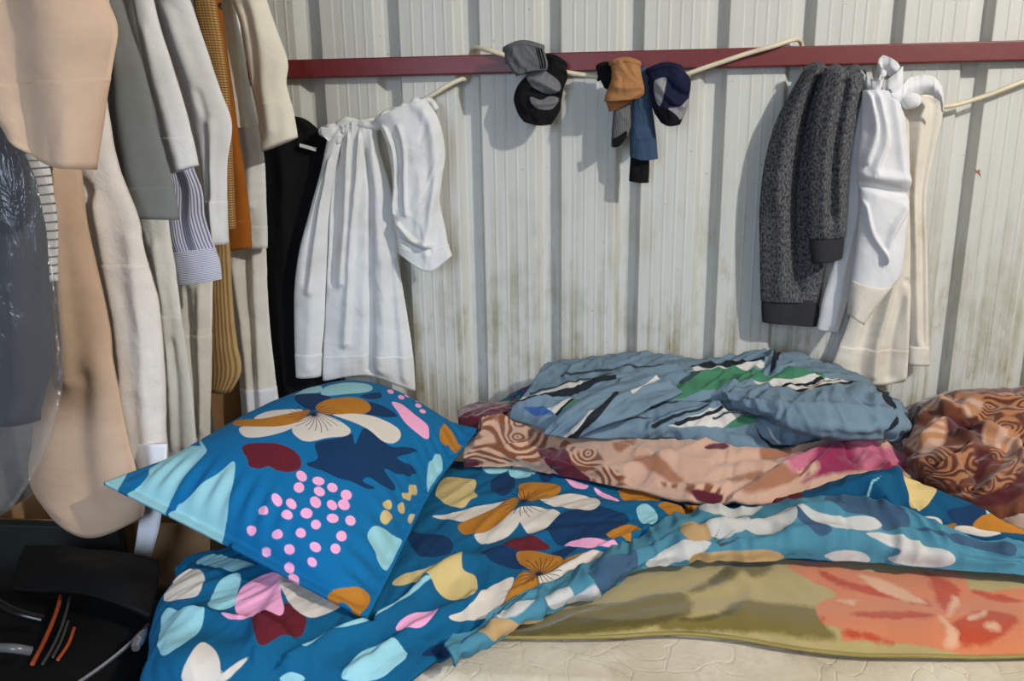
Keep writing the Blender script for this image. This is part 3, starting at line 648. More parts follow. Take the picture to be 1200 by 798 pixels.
def brown_blanket():
    t = empty('patterned_blanket', (.4, 1.7, .47), 'peach and brown swirl fleece blanket with maroon bands heaped under the striped sheet', 'blanket')
    PEACH, BROWN, MARO, MAG = srgb(194, 156, 134), srgb(122, 70, 42), srgb(84, 10, 34), srgb(136, 26, 70)
    def rings(scale, br, pe, dist=2.2):
        def f(q, cuv):
            nz = q.n('ShaderNodeTexNoise', {'Vector': cuv, 'Scale': 9.0, 'Detail': 1.0}).outputs[1]
            v2 = q.n('ShaderNodeVectorMath', {0: cuv, 1: q.scaled(nz, (.05, .05, .05))}, operation='ADD').outputs[0]
            x = q.n('ShaderNodeTexVoronoi', {'Vector': v2, 'Scale': scale*.34}, feature='SMOOTH_F1', voronoi_dimensions='2D').outputs[0]
            fr = q.math('ABSOLUTE', q.math('SUBTRACT', q.math('FRACT', q.math('MULTIPLY', x, 8.5)), .5))
            return q.mix(q.step(q.math('ADD', fr, q.math('MULTIPLY', q.noise(cuv, 60, 3), .2)), .26, .42), pe, br)
        return f
    # bunched end by the wall
    rows = [[w(1050, 492, 1.96), w(1080, 476, 1.98), w(1115, 465, 1.985), w(1150, 460, 1.985), w(1200, 460, 1.985), w(1300, 475, 1.985), w(1440, 505, 1.985)],
            [b(1054, 505, .555), b(1082, 492, .585), b(1115, 484, .605), b(1150, 482, .615), b(1200, 482, .615), b(1300, 492, .59), b(1440, 525, .515)],
            [b(1058, 525, .54), b(1085, 515, .565), b(1118, 512, .58), b(1150, 512, .585), b(1200, 512, .585), b(1300, 520, .57), b(1440, 550, .505)],
            [b(1064, 548, .52), b(1090, 542, .545), b(1120, 545, .555), b(1155, 545, .56), b(1200, 545, .56), b(1300, 552, .55), b(1440, 585, .50)],
            [b(1075, 566, .50), b(1100, 566, .52), b(1125, 572, .53), b(1160, 576, .53), b(1205, 580, .53), b(1300, 590, .525), b(1440, 625, .495)],
            [b(1082, 588, .485), b(1105, 592, .49), b(1128, 600, .49), b(1165, 612, .49), b(1210, 622, .49), b(1300, 640, .49), b(1440, 670, .485)]]
    pr = dict(m_peach=[k7(720, 380, 800, 335, 860, 300, 895, 330, 890, 400, 820, 445, 740, 410), k7(760, 300, 800, 265, 900, 255, 920, 275, 850, 285), k7(1040, 340, 1080, 340, 1170, 370, 1180, 450, 1100, 430, 1040, 410), k7(960, 270, 1000, 240, 1040, 260, 1010, 300, 970, 300)],
              m_maroon=[k7(905, 305, 1050, 335, 1040, 405, 915, 380), k7(960, 600, 1080, 570, 1140, 530, 1250, 500, 1250, 560, 1130, 640, 1000, 640), k7(1010, 440, 1080, 450, 1040, 510, 1000, 540), k7(1090, 290, 1160, 270, 1200, 290, 1140, 340)],
              m_ring=[[(1205, 462), (1300, 478), (1440, 510), (1440, 668), (1320, 640), (1215, 590)], k7(800, 470, 860, 430, 950, 415, 1010, 460, 1000, 510, 920, 560, 850, 560), k7(900, 240, 1000, 200, 1250, 200, 1250, 300, 1060, 340, 960, 300), k7(1060, 340, 1200, 350, 1250, 450, 1100, 470, 1050, 400), k7(940, 580, 1080, 530, 1130, 460, 1200, 440, 1150, 560, 1000, 610)])
    mt = printed('fleece_bunched', srgb(98, 50, 28), [('m_maroon', srgb(70, 14, 18), .004, (.008, 60)), ('m_ring', rings(38, srgb(86, 38, 20), srgb(160, 108, 72)), .004, (.01, 50)), ('m_peach', rings(16, srgb(176, 122, 84), PEACH), .004, (.008, 50))], crumple=.35, sheen=.35)
    cloth('bunched_end', rows, mt, t, n=(170, 130), T=.008, ridges=[([(1085, 520), (1110, 495), (1105, 480)], .022, .018, .5), ([(1100, 560), (1125, 540), (1140, 525), (1125, 515)], .02, .014, .6), ([(1110, 492), (1150, 505), (1195, 520)], -.02, .014), ([(1150, 500), (1180, 515), (1190, 545), (1150, 575)], .022, .016, .5), ([(1120, 470), (1170, 475), (1230, 480)], .014, .016, .4), ([(1090, 585), (1140, 578), (1190, 560)], .012, .014, .4), ([(1130, 545), (1150, 560), (1140, 580)], -.016, .012)],
          noises=[(.012, 9, 9, 101), (.008, 18, 14, 103, .3, True), (.0025, 40, 40, 105)], prints=pr, lay=.47)
    # pale corner lying over the heap at the edge
    rows = [[b(1178, 585, .535), b(1190, 570, .55), b(1215, 555, .56), b(1300, 540, .56)], [b(1174, 592, .525), b(1192, 585, .545), b(1220, 580, .55), b(1300, 575, .55)], [b(1170, 604, .51), b(1195, 606, .52), b(1220, 608, .525), b(1300, 610, .525)], [b(1168, 612, .50), b(1195, 620, .50), b(1225, 625, .50), b(1300, 632, .50)]]
    cloth('pale_corner', rows, fabric('fleece_pale', srgb(206, 178, 156), sheen=.3), t, n=(60, 40), T=.008, noises=[(.006, 14, 14, 111)], lay=.47)
    rows = [[b(x, y, z) for x, y, z in r] for r in [
        [(536, 480, .535), (560, 471, .548), (590, 471, .55), (640, 462, .55), (720, 455, .55), (800, 452, .55), (900, 456, .55), (1000, 470, .545), (1085, 495, .53)],
        [(538, 497, .545), (568, 487, .555), (600, 488, .552), (650, 496, .545), (720, 498, .545), (800, 495, .55), (900, 500, .55), (1000, 506, .545), (1085, 520, .53)],
        [(542, 517, .53), (575, 508, .54), (605, 512, .535), (655, 520, .525), (720, 522, .53), (800, 524, .535), (900, 530, .53), (1000, 528, .53), (1085, 540, .52)],
        [(543, 536, .505), (578, 532, .512), (610, 538, .508), (660, 545, .505), (725, 552, .508), (800, 560, .512), (890, 562, .512), (985, 550, .52), (1085, 558, .51)],
        [(544, 547, .482), (580, 547, .483), (612, 550, .481), (665, 559, .481), (730, 572, .482), (805, 588, .485), (880, 592, .486), (970, 580, .492), (1085, 585, .49)]]]
    pr = dict(m_ring=[k6(70, 310, 150, 283, 260, 300, 350, 360, 430, 380, 485, 430, 380, 442, 330, 470, 150, 482, 45, 462, 90, 400, 75, 350), k6(450, 460, 500, 430, 560, 430, 592, 480, 560, 507, 480, 502), k6(520, 530, 600, 500, 700, 545, 690, 562, 560, 562), k6(800, 556, 1000, 566, 1055, 600, 1000, 640, 900, 590), k7(790, 500, 830, 470, 850, 520, 820, 550), k7(305, 490, 340, 480, 360, 520, 320, 530)],
              m_maroon=[[(528, 500), (532, 474), (560, 464), (600, 462), (630, 462), (612, 478), (590, 486), (572, 488), (555, 494), (545, 504)], k6(335, 422, 440, 425, 470, 480, 532, 530, 522, 550, 430, 532, 380, 490), k6(-20, 468, 60, 452, 105, 482, -20, 494), k6(940, 590, 1050, 605, 1030, 642, 950, 622), k6(985, 420, 1060, 405, 1075, 425, 1000, 430)],
              m_mag=[k7(340, 480, 330, 440, 420, 420, 500, 383, 560, 390, 620, 420, 700, 440, 780, 440, 740, 480, 760, 500, 700, 515, 600, 500, 500, 515, 420, 525, 330, 552, 400, 500)],
              m_pinkish=[k7(500, 400, 560, 395, 630, 430, 640, 470, 580, 490, 540, 450), k7(650, 430, 780, 400, 800, 420, 700, 470), k7(260, 450, 330, 430, 400, 425, 340, 500, 280, 510)],
              m_brown=[k6(630, 410, 700, 360, 780, 320, 822, 335, 740, 370, 700, 420, 650, 442), k6(700, 470, 780, 460, 900, 540, 850, 552, 760, 500), k7(165, 425, 260, 400, 292, 430, 220, 468), k7(90, 590, 200, 515, 320, 520, 240, 570, 120, 610), k7(40, 540, 160, 515, 180, 535, 80, 560)])
    mt = printed('fleece_swirl', PEACH, [('m_brown', srgb(156, 104, 76), .004, (.01, 40)), ('m_ring', rings(26, BROWN, srgb(198, 158, 132), 3.0), .004, (.008, 50)), ('m_mag', MAG, .006, (.014, 40)), ('m_pinkish', srgb(186, 100, 122), .008, (.014, 40)), ('m_maroon', MARO, .002, (.004, 60))], crumple=.35, sheen=.35)
    cloth('fleece', rows, mt, t, n=(300, 120), T=.008, ridges=[([(545, 535), (600, 525), (650, 505), (690, 500)], .010, .012, .35), ([(560, 500), (600, 492), (640, 505)], .010, .014, .5), ([(640, 540), (700, 550), (800, 530), (850, 510)], .010, .014, .35), ([(700, 520), (800, 540), (900, 545)], .008, .02, .4), ([(860, 585), (920, 550), (1000, 525), (1060, 522)], .018, .018, .4), ([(950, 550), (1000, 530), (1040, 545)], .012, .012, .5), ([(840, 545), (890, 535), (930, 530)], -.012, .012), ([(700, 575), (800, 575), (870, 565)], .007, .014, .5), ([(990, 530), (1010, 545), (1060, 540)], -.012, .010)],
          noises=[(.006, 8, 10, 121), (.005, 20, 12, 123, .3, True), (.002, 40, 40, 125)], prints=pr, lay=.47)
brown_blanket()

def duvet():
    t = empty('duvet', (.1, 1.4, BZ), 'rumpled blue flower print duvet turned back to its pale inside', 'duvet')
    # pale inside of the duvet, folded back over the top
    cols = [[b(522, 762, .47), b(524, 766, .472), b(526, 771, .47), b(527, 774, .46)],
            [b(600, 709, .482), b(603, 716, .484), b(607, 723, .482), b(610, 729, .468)],
            [b(690, 664, .487), b(694, 674, .492), b(698, 684, .488), b(700, 690, .47)],
            [b(752, 628, .49), b(758, 642, .496), b(765, 655, .49), b(768, 662, .472)],
            [b(800, 602, .494), b(800, 622, .502), b(805, 645, .492), b(808, 656, .472)],
            [b(860, 594, .502), b(865, 618, .506), b(872, 640, .494), b(878, 654, .472)],
            [b(940, 592, .512), b(945, 615, .512), b(950, 638, .496), b(955, 654, .472)],
            [b(1010, 586, .525), b(1020, 612, .518), b(1028, 640, .498), b(1030, 660, .472)],
            [b(1056, 600, .525), b(1080, 622, .512), b(1095, 648, .494), b(1100, 667, .472)],
            [b(1120, 628, .51), b(1135, 640, .506), b(1145, 655, .49), b(1150, 671, .472)],
            [b(1200, 640, .505), b(1205, 650, .502), b(1205, 660, .488), b(1205, 676, .472)],
            [b(1455, 656, .505), b(1455, 666, .502), b(1455, 678, .488), b(1455, 696, .472)]]
    rows3 = [[cols[c][r] for c in range(12)] for r in range(4)]
    BT, BS, BC, BTAN = srgb(70, 126, 146), srgb(56, 84, 110), srgb(190, 188, 184), srgb(178, 146, 100)
    pr3 = dict(q_slate=[k8(385, 140, 440, 165, 520, 210, 470, 225, 400, 170), k8(510, 90, 600, 80, 720, 110, 780, 140, 790, 190, 700, 200, 680, 165, 580, 155, 510, 125), k5(830, 500, 930, 440, 1010, 400, 1010, 450, 920, 500, 850, 520), k8(800, 190, 960, 215, 1150, 250, 1140, 275, 950, 235)],
               q_cream=[k8(215, 185, 290, 150, 380, 135, 400, 170, 330, 215, 260, 215), k8(400, 140, 480, 160, 560, 165, 680, 165, 680, 200, 520, 205, 440, 170), k8(640, 215, 720, 210, 800, 240, 930, 275, 945, 305, 880, 320, 780, 310, 720, 290, 760, 265, 690, 240),
                        k8(490, 270, 560, 255, 640, 270, 650, 300, 560, 300), k8(-5, 245, 100, 240, 50, 270, -5, 275), k8(70, 190, 150, 160, 230, 140, 220, 200, 150, 230, 90, 220), k8(60, 125, 170, 112, 280, 108, 230, 130, 100, 150), k5(665, 570, 740, 540, 760, 560, 680, 600), k5(740, 570, 830, 520, 850, 535, 760, 585), k5(460, 655, 580, 610, 620, 600, 500, 665), k5(1050, 440, 1130, 380, 1200, 370, 1190, 400, 1100, 440)],
               q_tan=[k8(-10, 190, 60, 170, 100, 230, 20, 240), k8(20, 270, 200, 255, 320, 255, 330, 285, 60, 296), k5(400, 700, 500, 665, 640, 625, 560, 665, 430, 715)], q_line=[k8(105, 235, 135, 190, 112, 240), k8(115, 240, 190, 205, 120, 246), k8(120, 246, 230, 228, 130, 252)])
    mt3 = printed('duvet_inside', BT, [('q_slate', BS), ('q_cream', BC), ('q_tan', BTAN), ('q_line', srgb(60, 62, 60))], crumple=.55)
    cloth('turned_back_edge', rows3, mt3, t, n=(300, 70), T=.005, lay=BZ+.016, ridges=[([(700, 672), (800, 625), (900, 610), (1000, 600)], .006, .010, .5), ([(880, 640), (960, 625), (1060, 645), (1180, 660)], .008, .012, .5), ([(930, 600), (1000, 610), (1070, 640)], .007, .012), ([(780, 640), (830, 612), (880, 600)], -.006, .008)],
          noises=[(.006, 8, 10, 61), (.010, 18, 9, 63, .3, True), (.006, 30, 12, 69, .5, True), (.002, 34, 30, 67)], prints=pr3)
    # right-hand stretch of the printed side, pulled up into a peak
    cols = [[b(800, 583, .484), b(815, 600, .485), b(830, 625, .478), b(835, 650, .47)],
            [b(880, 585, .49), b(880, 600, .50), b(885, 630, .485), b(890, 650, .47)],
            [b(950, 572, .51), b(940, 592, .515), b(945, 625, .49), b(960, 655, .47)],
            [b(1042, 549, .548), b(1035, 568, .55), b(1035, 615, .505), b(1040, 655, .47)],
            [b(1062, 560, .535), b(1072, 580, .525), b(1080, 615, .50), b(1090, 655, .472)],
            [b(1120, 578, .515), b(1120, 592, .52), b(1130, 625, .495), b(1140, 660, .472)],
            [b(1200, 612, .50), b(1200, 625, .505), b(1200, 640, .495), b(1200, 668, .472)],
            [b(1455, 634, .495), b(1455, 646, .50), b(1455, 661, .49), b(1455, 686, .472)]]
    rows2 = [[cols[c][r] for c in range(8)] for r in range(4)]
    pr2 = dict(p_khaki=[k8(760, -5, 830, 25, 890, 55, 870, 95, 840, 130, 790, 130, 770, 70)], p_navy=[k8(930, 130, 990, 112, 1060, 110, 1070, 160, 1010, 200, 940, 170)], p_pale=[k8(1070, 110, 1150, 112, 1160, 138, 1075, 145), k8(440, 95, 560, 60, 700, 10, 560, 75)],
               p_orange=[k8(1020, 190, 1070, 140, 1280, 130, 1290, 195, 1110, 205), k8(900, 180, 960, 180, 950, 200), k8(-10, 85, 80, 100, 70, 125, -10, 135)], p_cream=[k8(830, 155, 900, 162, 905, 188, 840, 182), k8(940, 192, 1060, 192, 1120, 212, 1060, 224)], p_maroon=[k8(275, 105, 290, 82, 410, 45, 405, 105)], p_pink=[k8(275, 85, 300, 75, 290, 90)])
    mt2 = printed('duvet_print_shaded', srgb(4, 76, 112), LAYERS, crumple=.45)  # same print, ground darkened: dimmer light at this end put into the colour
    cloth('cover_end', rows2, mt2, t, n=(200, 70), T=.005, lay=BZ+.016, ridges=[([(1046, 552), (1060, 590), (1090, 630), (1190, 650)], .014, .012, .5), ([(900, 595), (960, 585), (1035, 560)], .010, .010, .6), ([(1080, 600), (1140, 625), (1230, 640)], .008, .012)], noises=[(.005, 10, 9, 51), (.004, 16, 6, 53, .4, True)], prints=pr2)
    cols = [
        [(-.615, 1.15, .30), (-.62, 1.06, .22), (-.62, .97, .17), (-.615, .91, .15), (-.59, .885, .14)],
        [b(214, 660, .455), b(196, 700, .455), b(190, 745, .45), b(200, 800, .445), (-.52, .885, .22)],
        [b(290, 640, .478), b(292, 690, .478), b(300, 735, .474), b(312, 792, .458), (-.42, .885, .24)],
        [b(400, 590, .475), b(415, 650, .476), b(415, 715, .476), b(410, 775, .464), (-.30, .885, .27)],
        [b(510, 546, .465), b(500, 610, .468), b(490, 675, .470), b(480, 745, .466), b(474, 806, .452)],
        [b(600, 543, .47), b(590, 597, .47), b(580, 655, .470), b(566, 708, .467), b(556, 750, .456)],
        [b(680, 552, .475), b(670, 597, .473), b(660, 637, .473), b(650, 678, .470), b(642, 716, .458)],
        [b(770, 570, .478), b(760, 597, .476), b(755, 622, .476), b(745, 643, .474), b(738, 669, .462)],
        [b(860, 588, .482), b(845, 602, .480), b(830, 613, .480), b(820, 624, .478), b(810, 640, .468)]]
    rows = [[cols[c][r] for c in range(9)] for r in range(5)]
    pr = dict(
        p_navy=[k5(450, 130, 480, 100, 530, 95, 545, 130, 530, 170, 490, 185, 455, 165), k5(660, 300, 700, 270, 760, 240, 860, 225, 940, 240, 990, 265, 960, 310, 900, 345, 800, 350, 720, 370, 680, 340), k5(120, 330, 200, 325, 290, 350, 300, 390, 260, 415, 180, 420, 150, 390),
                k5(415, 390, 500, 385, 560, 395, 560, 440, 590, 470, 500, 455, 440, 430), k5(640, 90, 690, 80, 690, 115, 650, 125), k5(180, 798, 230, 760, 330, 740, 300, 770, 250, 800), k5(700, 390, 790, 380, 740, 420, 690, 410)],
        p_khaki=[k5(235, 170, 260, 120, 310, 110, 390, 125, 385, 165, 400, 185, 370, 200, 340, 225, 290, 220, 245, 190), k5(65, 520, 100, 490, 200, 465, 330, 402, 340, 480, 390, 490, 395, 560, 360, 590, 290, 585, 240, 560, 210, 530, 150, 520, 90, 535)],
        p_maroon=[k5(495, 375, 540, 350, 600, 347, 660, 365, 680, 385, 620, 398, 530, 392), k4(470, 545, 500, 510, 600, 520, 620, 460, 690, 500, 715, 515, 690, 590, 600, 620, 500, 668)],
        p_cream=[k5(640, 195, 700, 175, 780, 168, 860, 185, 875, 215, 840, 240, 760, 230, 690, 215), k5(220, 262, 300, 245, 400, 215, 500, 203, 495, 225, 400, 265, 330, 280, 270, 268), k5(385, 330, 430, 312, 490, 280, 540, 235, 560, 280, 540, 310, 490, 345, 420, 355),
                 k5(545, 235, 620, 220, 710, 240, 715, 258, 680, 290, 640, 315, 600, 320, 570, 290), k5(285, 660, 360, 620, 430, 550, 500, 510, 540, 500, 520, 560, 480, 620, 430, 655, 340, 670), k5(700, 470, 760, 430, 830, 405, 900, 408, 860, 440, 780, 470, 720, 500, 640, 545, 620, 510),
                 k5(450, 655, 520, 610, 580, 585, 570, 605, 480, 660), k4(150, 798, 180, 700, 230, 640, 290, 670, 320, 740, 300, 800), k4(300, 798, 370, 740, 440, 700, 440, 715, 370, 780, 330, 800), k4(60, 430, 100, 350, 150, 300, 220, 295, 245, 350, 210, 410, 130, 430),
                 k4(590, 350, 680, 340, 780, 400, 880, 445, 800, 490, 710, 505, 640, 460, 600, 400)],
        p_orange=[k5(565, 135, 640, 128, 715, 135, 715, 165, 660, 190, 600, 205, 560, 190, 560, 160), k5(320, 300, 360, 270, 440, 235, 520, 195, 560, 195, 540, 230, 490, 280, 420, 315, 350, 328), k5(555, 400, 650, 402, 720, 415, 725, 440, 680, 480, 630, 490, 590, 465, 560, 440),
                  k5(460, 640, 500, 600, 540, 520, 570, 480, 620, 490, 640, 545, 600, 565, 540, 590, 500, 620), k5(700, 462, 720, 440, 780, 415, 830, 405, 800, 425), k5(900, 330, 960, 295, 1010, 290, 1035, 315, 1000, 330, 990, 360, 930, 345),
                  k5(950, 145, 1030, 138, 1100, 155, 1110, 185, 1040, 195, 970, 190, 950, 165), k5(1100, 215, 1180, 200, 1290, 205, 1290, 240, 1190, 260, 1150, 310, 1090, 330, 1085, 295, 1150, 260)],
        p_pink=[k5(735, 370, 800, 350, 860, 348, 910, 360, 950, 385, 880, 390, 800, 385), k5(735, 105, 790, 115, 830, 145, 800, 150, 750, 130), k5(850, 150, 920, 175, 950, 195, 900, 190), k5(80, 710, 110, 670, 170, 640, 245, 632, 220, 670, 160, 712),
                k4(400, 400, 450, 350, 550, 310, 600, 330, 600, 430, 615, 490, 590, 525, 500, 505, 390, 490), k4(325, 515, 370, 500, 500, 505, 470, 540, 380, 545)],
        p_pale=[k5(1020, 225, 1050, 210, 1090, 235, 1100, 270, 1080, 292, 1040, 280, 1020, 250), k5(420, 60, 480, 50, 525, 65, 510, 90, 430, 95), k5(525, 75, 570, 55, 640, 60, 600, 105, 530, 105), k5(-10, 660, 90, 600, 180, 545, 222, 535, 100, 622, -10, 680),
                k5(20, 798, 60, 755, 110, 780, 120, 800), k4(45, 500, 80, 465, 130, 480, 190, 475, 250, 490, 220, 570, 150, 640, 60, 690, 30, 640), k4(260, 440, 300, 370, 360, 330, 410, 325, 395, 400, 380, 460, 300, 480, 265, 470), k4(205, 260, 250, 220, 330, 230, 450, 260, 480, 280, 400, 300, 300, 285),
                k4(890, 798, 920, 730, 1000, 660, 1120, 632, 1185, 690, 1130, 740, 1050, 798), k4(700, 665, 760, 620, 840, 595, 725, 675), k4(840, 600, 900, 575, 1000, 545, 1100, 470, 1130, 450, 1100, 490, 1010, 560, 900, 592), k4(600, 780, 650, 765, 705, 780, 700, 800, 600, 800)])
    rid = [([(340, 775), (400, 745), (470, 715), (540, 660)], .016, .022, .35), ([(300, 760), (330, 700), (345, 660)], .012, .03, .5), ([(410, 790), (470, 750), (560, 700)], .008, .016, .5), ([(225, 720), (280, 730), (330, 745)], .010, .02, .4),
           ([(500, 690), (580, 650), (660, 625)], .006, .018, .6), ([(600, 700), (680, 660), (760, 625)], .007, .015, .6), ([(520, 560), (600, 555), (700, 575)], .005, .012, .5), ([(560, 640), (640, 620), (740, 610)], -.005, .014), ([(470, 640), (520, 600), (600, 580)], .005, .016),
           ([(240, 690), (300, 668), (380, 672)], .008, .02, .5)]
    S0 = cloth('x', rows, None, n=(60, 40), build=False)
    st = [tuple(to_uv(S0, [(440+578/3.325, 530+205/3.325)])[0])+(.055, 22, -9, 9, .0007), tuple(to_uv(S0, [(440+640/3.325, 530+490/3.325)])[0])+(.05, 22, -9, 9, .0007)]
    mt = printed('duvet_print', srgb(4, 90, 130), LAYERS, stamens=st, crumple=.45)
    cloth('cover', rows, mt, t, n=(330, 190), T=.005, lay=BZ+.016, ridges=rid, noises=[(.004, 9, 9, 21), (.005, 14, 4, 33, .55, True), (.0025, 30, 9, 43, .6, True), (.0015, 30, 26, 41)], prints=pr)
duvet()

def beige_blanket():
    t = empty('flower_blanket', (.5, 1.1, BZ), 'beige fleece blanket with olive strokes and a big orange flower', 'blanket')
    rows = [[b(x, y, z) for x, y, z in r] for r in [
        [(560, 640, .447), (700, 625, .448), (850, 600, .450), (1000, 605, .452), (1130, 620, .452), (1490, 624, .450)],
        [(575, 690, .448), (700, 670, .450), (850, 640, .453), (1000, 645, .453), (1130, 655, .453), (1490, 659, .450)],
        [(580, 725, .452), (700, 712, .453), (850, 690, .456), (1000, 695, .455), (1130, 700, .455), (1490, 699, .450)],
        [(582, 740, .452), (690, 738, .455), (800, 730, .458), (985, 748, .455), (1130, 750, .455), (1490, 739, .452)],
        [(584, 744, .444), (700, 745, .446), (805, 741, .446), (985, 765, .446), (1130, 768, .446), (1490, 752, .446)]]]
    pr = dict(b_olive=[k8(-60, 500, 100, 487, 200, 440, 300, 445, 480, 460, 500, 520, 540, 570, 400, 562, 200, 545, -60, 540), k8(20, 410, 120, 350, 190, 300, 220, 292, 220, 330, 170, 370, 60, 412), k5(470, 690, 620, 640, 800, 600, 960, 590, 1060, 560, 1210, 560, 1210, 650, 1000, 690, 700, 712, 500, 710), k8(180, 290, 300, 285, 310, 330, 250, 360, 210, 330)],
              b_dark=[k5(500, 700, 640, 672, 800, 650, 960, 655, 1100, 640, 1200, 625, 1100, 670, 900, 690, 700, 706), k8(-20, 500, 90, 490, 200, 452, 170, 480, 60, 512), k8(100, 360, 190, 310, 180, 345, 110, 385)],
              b_orange=[k8(370, 312, 480, 290, 560, 310, 680, 330, 830, 335, 980, 345, 1010, 400, 1100, 405, 1290, 410, 1290, 600, 1000, 625, 850, 600, 680, 580, 560, 580, 560, 540, 490, 510, 470, 450, 540, 410, 440, 360)],
              b_red=[k8(480, 330, 560, 360, 700, 390, 840, 430, 870, 460, 760, 430, 620, 400, 520, 370), k8(850, 340, 930, 370, 980, 420, 920, 480, 890, 430, 870, 380), k8(590, 480, 700, 470, 850, 480, 880, 500, 760, 500, 640, 495), k8(940, 520, 1060, 470, 1180, 500, 1120, 560, 1000, 600, 960, 570), k8(1010, 400, 1130, 420, 1200, 440, 1100, 440), k8(560, 545, 650, 550, 740, 590, 620, 575), k8(480, 490, 500, 500, 490, 515)],
              b_white=[k8(620, 340, 720, 365, 800, 410, 860, 450, 800, 440, 700, 400), k8(900, 490, 960, 540, 965, 595, 920, 600, 930, 550), k8(540, 430, 620, 430, 600, 450), k8(950, 420, 975, 440, 950, 485, 930, 490), k8(1010, 490, 1070, 470, 1060, 490, 1010, 505), k8(1060, 520, 1100, 510, 1120, 540, 1080, 540)])
    mt = printed('fleece_print', srgb(168, 150, 98), [('b_olive', srgb(112, 98, 44), .006, (.026, 34)), ('b_dark', srgb(84, 74, 30), .005, (.026, 40)), ('b_orange', srgb(198, 118, 78), .0018, (.012, 45)), ('b_red', srgb(176, 64, 28), .0045, (.026, 45)), ('b_white', srgb(208, 160, 128), .004, (.018, 50))], crumple=.3, sheen=.3)
    S = cloth('fleece', rows, mt, t, n=(300, 90), T=.010, lay=BZ+.002, ridges=[([(660, 725), (760, 705), (850, 690)], .005, .02), ([(850, 665), (880, 690), (870, 715)], .004, .015)], noises=[(.0035, 6, 9, 71), (.0015, 18, 18, 73)], prints=pr)
    q = plain('hem_binding', srgb(150, 134, 74), .9)
    pipe('hem', [S.F[-1, j]+np.array([0, -.003, 0]) for j in range(0, 300, 23)]+[S.F[-1, -1]], .0028, q, t, n=120, k=8)
beige_blanket()

# ================================================================== GARMENT RACK ON THE WALL SIDE
HX, HZ = -.95, 1.80
def rack():
    t = empty('garment_rack', (HX, 1.4, 0), 'tall metal garment rack holding the row of kurtas', 'rack')
    st = plain('rack_tube', srgb(150, 150, 150), .35, .8)
    pipe('rod', [(HX, .62, HZ), (HX, 1.3, HZ), (HX, 2.03, HZ)], .011, st, t, n=12, k=14)
    for y in (.64, 2.005):
        pipe('post', [(HX-.36, y, .03), (HX-.36, y, .9), (HX-.36, y, HZ)], .012, st, t, n=8, k=14)
        pipe('top_bar', [(HX-.37, y, HZ), (HX-.1, y, HZ), (HX+.015, y, HZ)], .010, st, t, n=6, k=12)
    for y in (.64, 2.005): pipe('foot', [(HX-.5, y, .014), (HX-.36, y, .014), (HX-.2, y, .014)], .014, st, t, n=6, k=12)
rack()
M_hang = plain('hanger_plastic', srgb(40, 40, 44), .4)
def hanger(parent, Y, zs=1.62):
    P = [(HX-.19, Y, zs-.02), (HX-.1, Y, zs+.03), (HX, Y, zs+.07), (HX+.1, Y, zs+.03), (HX+.19, Y, zs-.02)]
    h = pipe('hanger', P, .005, M_hang, parent, n=24, k=8)
    pipe('hook', [(HX, Y, zs+.07), (HX+.004, Y, HZ-.03), (HX+.014, Y, HZ-.014), (HX+.017, Y, HZ), (HX+.010, Y, HZ+.015), (HX-.006, Y, HZ+.018), (HX-.016, Y, HZ+.006)], .002, M_hang, h, n=24, k=6)
def topped(rows, kind, Y):
    """carry a garment piece on above the picture up to the hanger"""
    n = len(rows[0]); a = np.linspace(0, 1, n)
    if kind == 'body': x0, x1, z = HX-.10, HX+.10, 1.655
    else: x0, x1, z = HX+.10, HX+.19, 1.615
    top = [np.array([x0+(x1-x0)*k, Y, z-(.035*k if kind == 'body' else .03*k)]) for k in a]
    return [top, [.35*np.asarray(p)+.65*q for p, q in zip(rows[0], top)]]+rows if kind else rows
def piece(t, name, rows, Y, mat, T=.03, kind=None, n=(40, 90), ridges=(), noises=(), dY=0.0, hem=None, hemmat=None, hemname='hem', off=.0016):
    r3 = hang(rows, Y, dY)
    r3 = topped(r3, kind, Y)
    S = cloth(name, r3, mat, t, n=n, T=T, tube=True, ridges=ridges, noises=noises)
    if hem: band(S, hemname, hemmat or mat, S.obj, hem, 1.0, off)
    return S
def soft(seed, a=.006, su=14, sv=2.2): return [(a, su, sv, seed), (a*.35, su*2, sv*4, seed+1), (a*.25, 30, 30, seed+2)]

F_peach = fabric('peach_cotton', srgb(198, 168, 142)); F_blush = fabric('blush_linen', srgb(226, 217, 208), crumple=.8); F_grey = fabric('grey_poly', srgb(122, 124, 121), crumple=.1)
F_white = fabric('white_cotton', srgb(228, 228, 228)); F_off = fabric('off_white_cotton', srgb(228, 227, 221), crumple=.75); F_cream = fabric('cream_cotton', srgb(234, 228, 210)); F_ivory = fabric('ivory_linen', srgb(226, 221, 209), crumple=.75)
F_shirt = fabric('white_shirt_cotton', srgb(226, 226, 224), dirt=(srgb(196, 176, 148), .35)); F_sash_lit_hem = fabric('white_sash_lit_hem', srgb(226, 226, 230))
F_purple = fabric('purple_stripe', srgb(206, 206, 218), pat=stripes(srgb(112, 112, 142), 300, .45)); F_purple_h = fabric('purple_stripe_cuff', srgb(214, 214, 224), pat=stripes(srgb(124, 124, 152), 300, .4, axis=1))
F_black = fabric('black_cotton', srgb(17, 17, 19), var=.02); F_label = fabric('white_tape', srgb(225, 225, 225))
F_rust = fabric('rust_cotton', srgb(158, 90, 26), var=.12); F_gold = fabric('gold_check', srgb(168, 128, 74), pat=lambda q, cuv, base: stripes(srgb(120, 84, 40), 190, .4, 1)(q, cuv, stripes(srgb(196, 160, 108), 190, .35)(q, cuv, base)))
F_goldst = fabric('gold_stripe', srgb(182, 152, 106), pat=stripes(srgb(142, 108, 62), 120, .5)); F_pin = fabric('pinstripe', srgb(214, 212, 210), pat=stripes(srgb(96, 92, 96), 75, .22, axis=1))
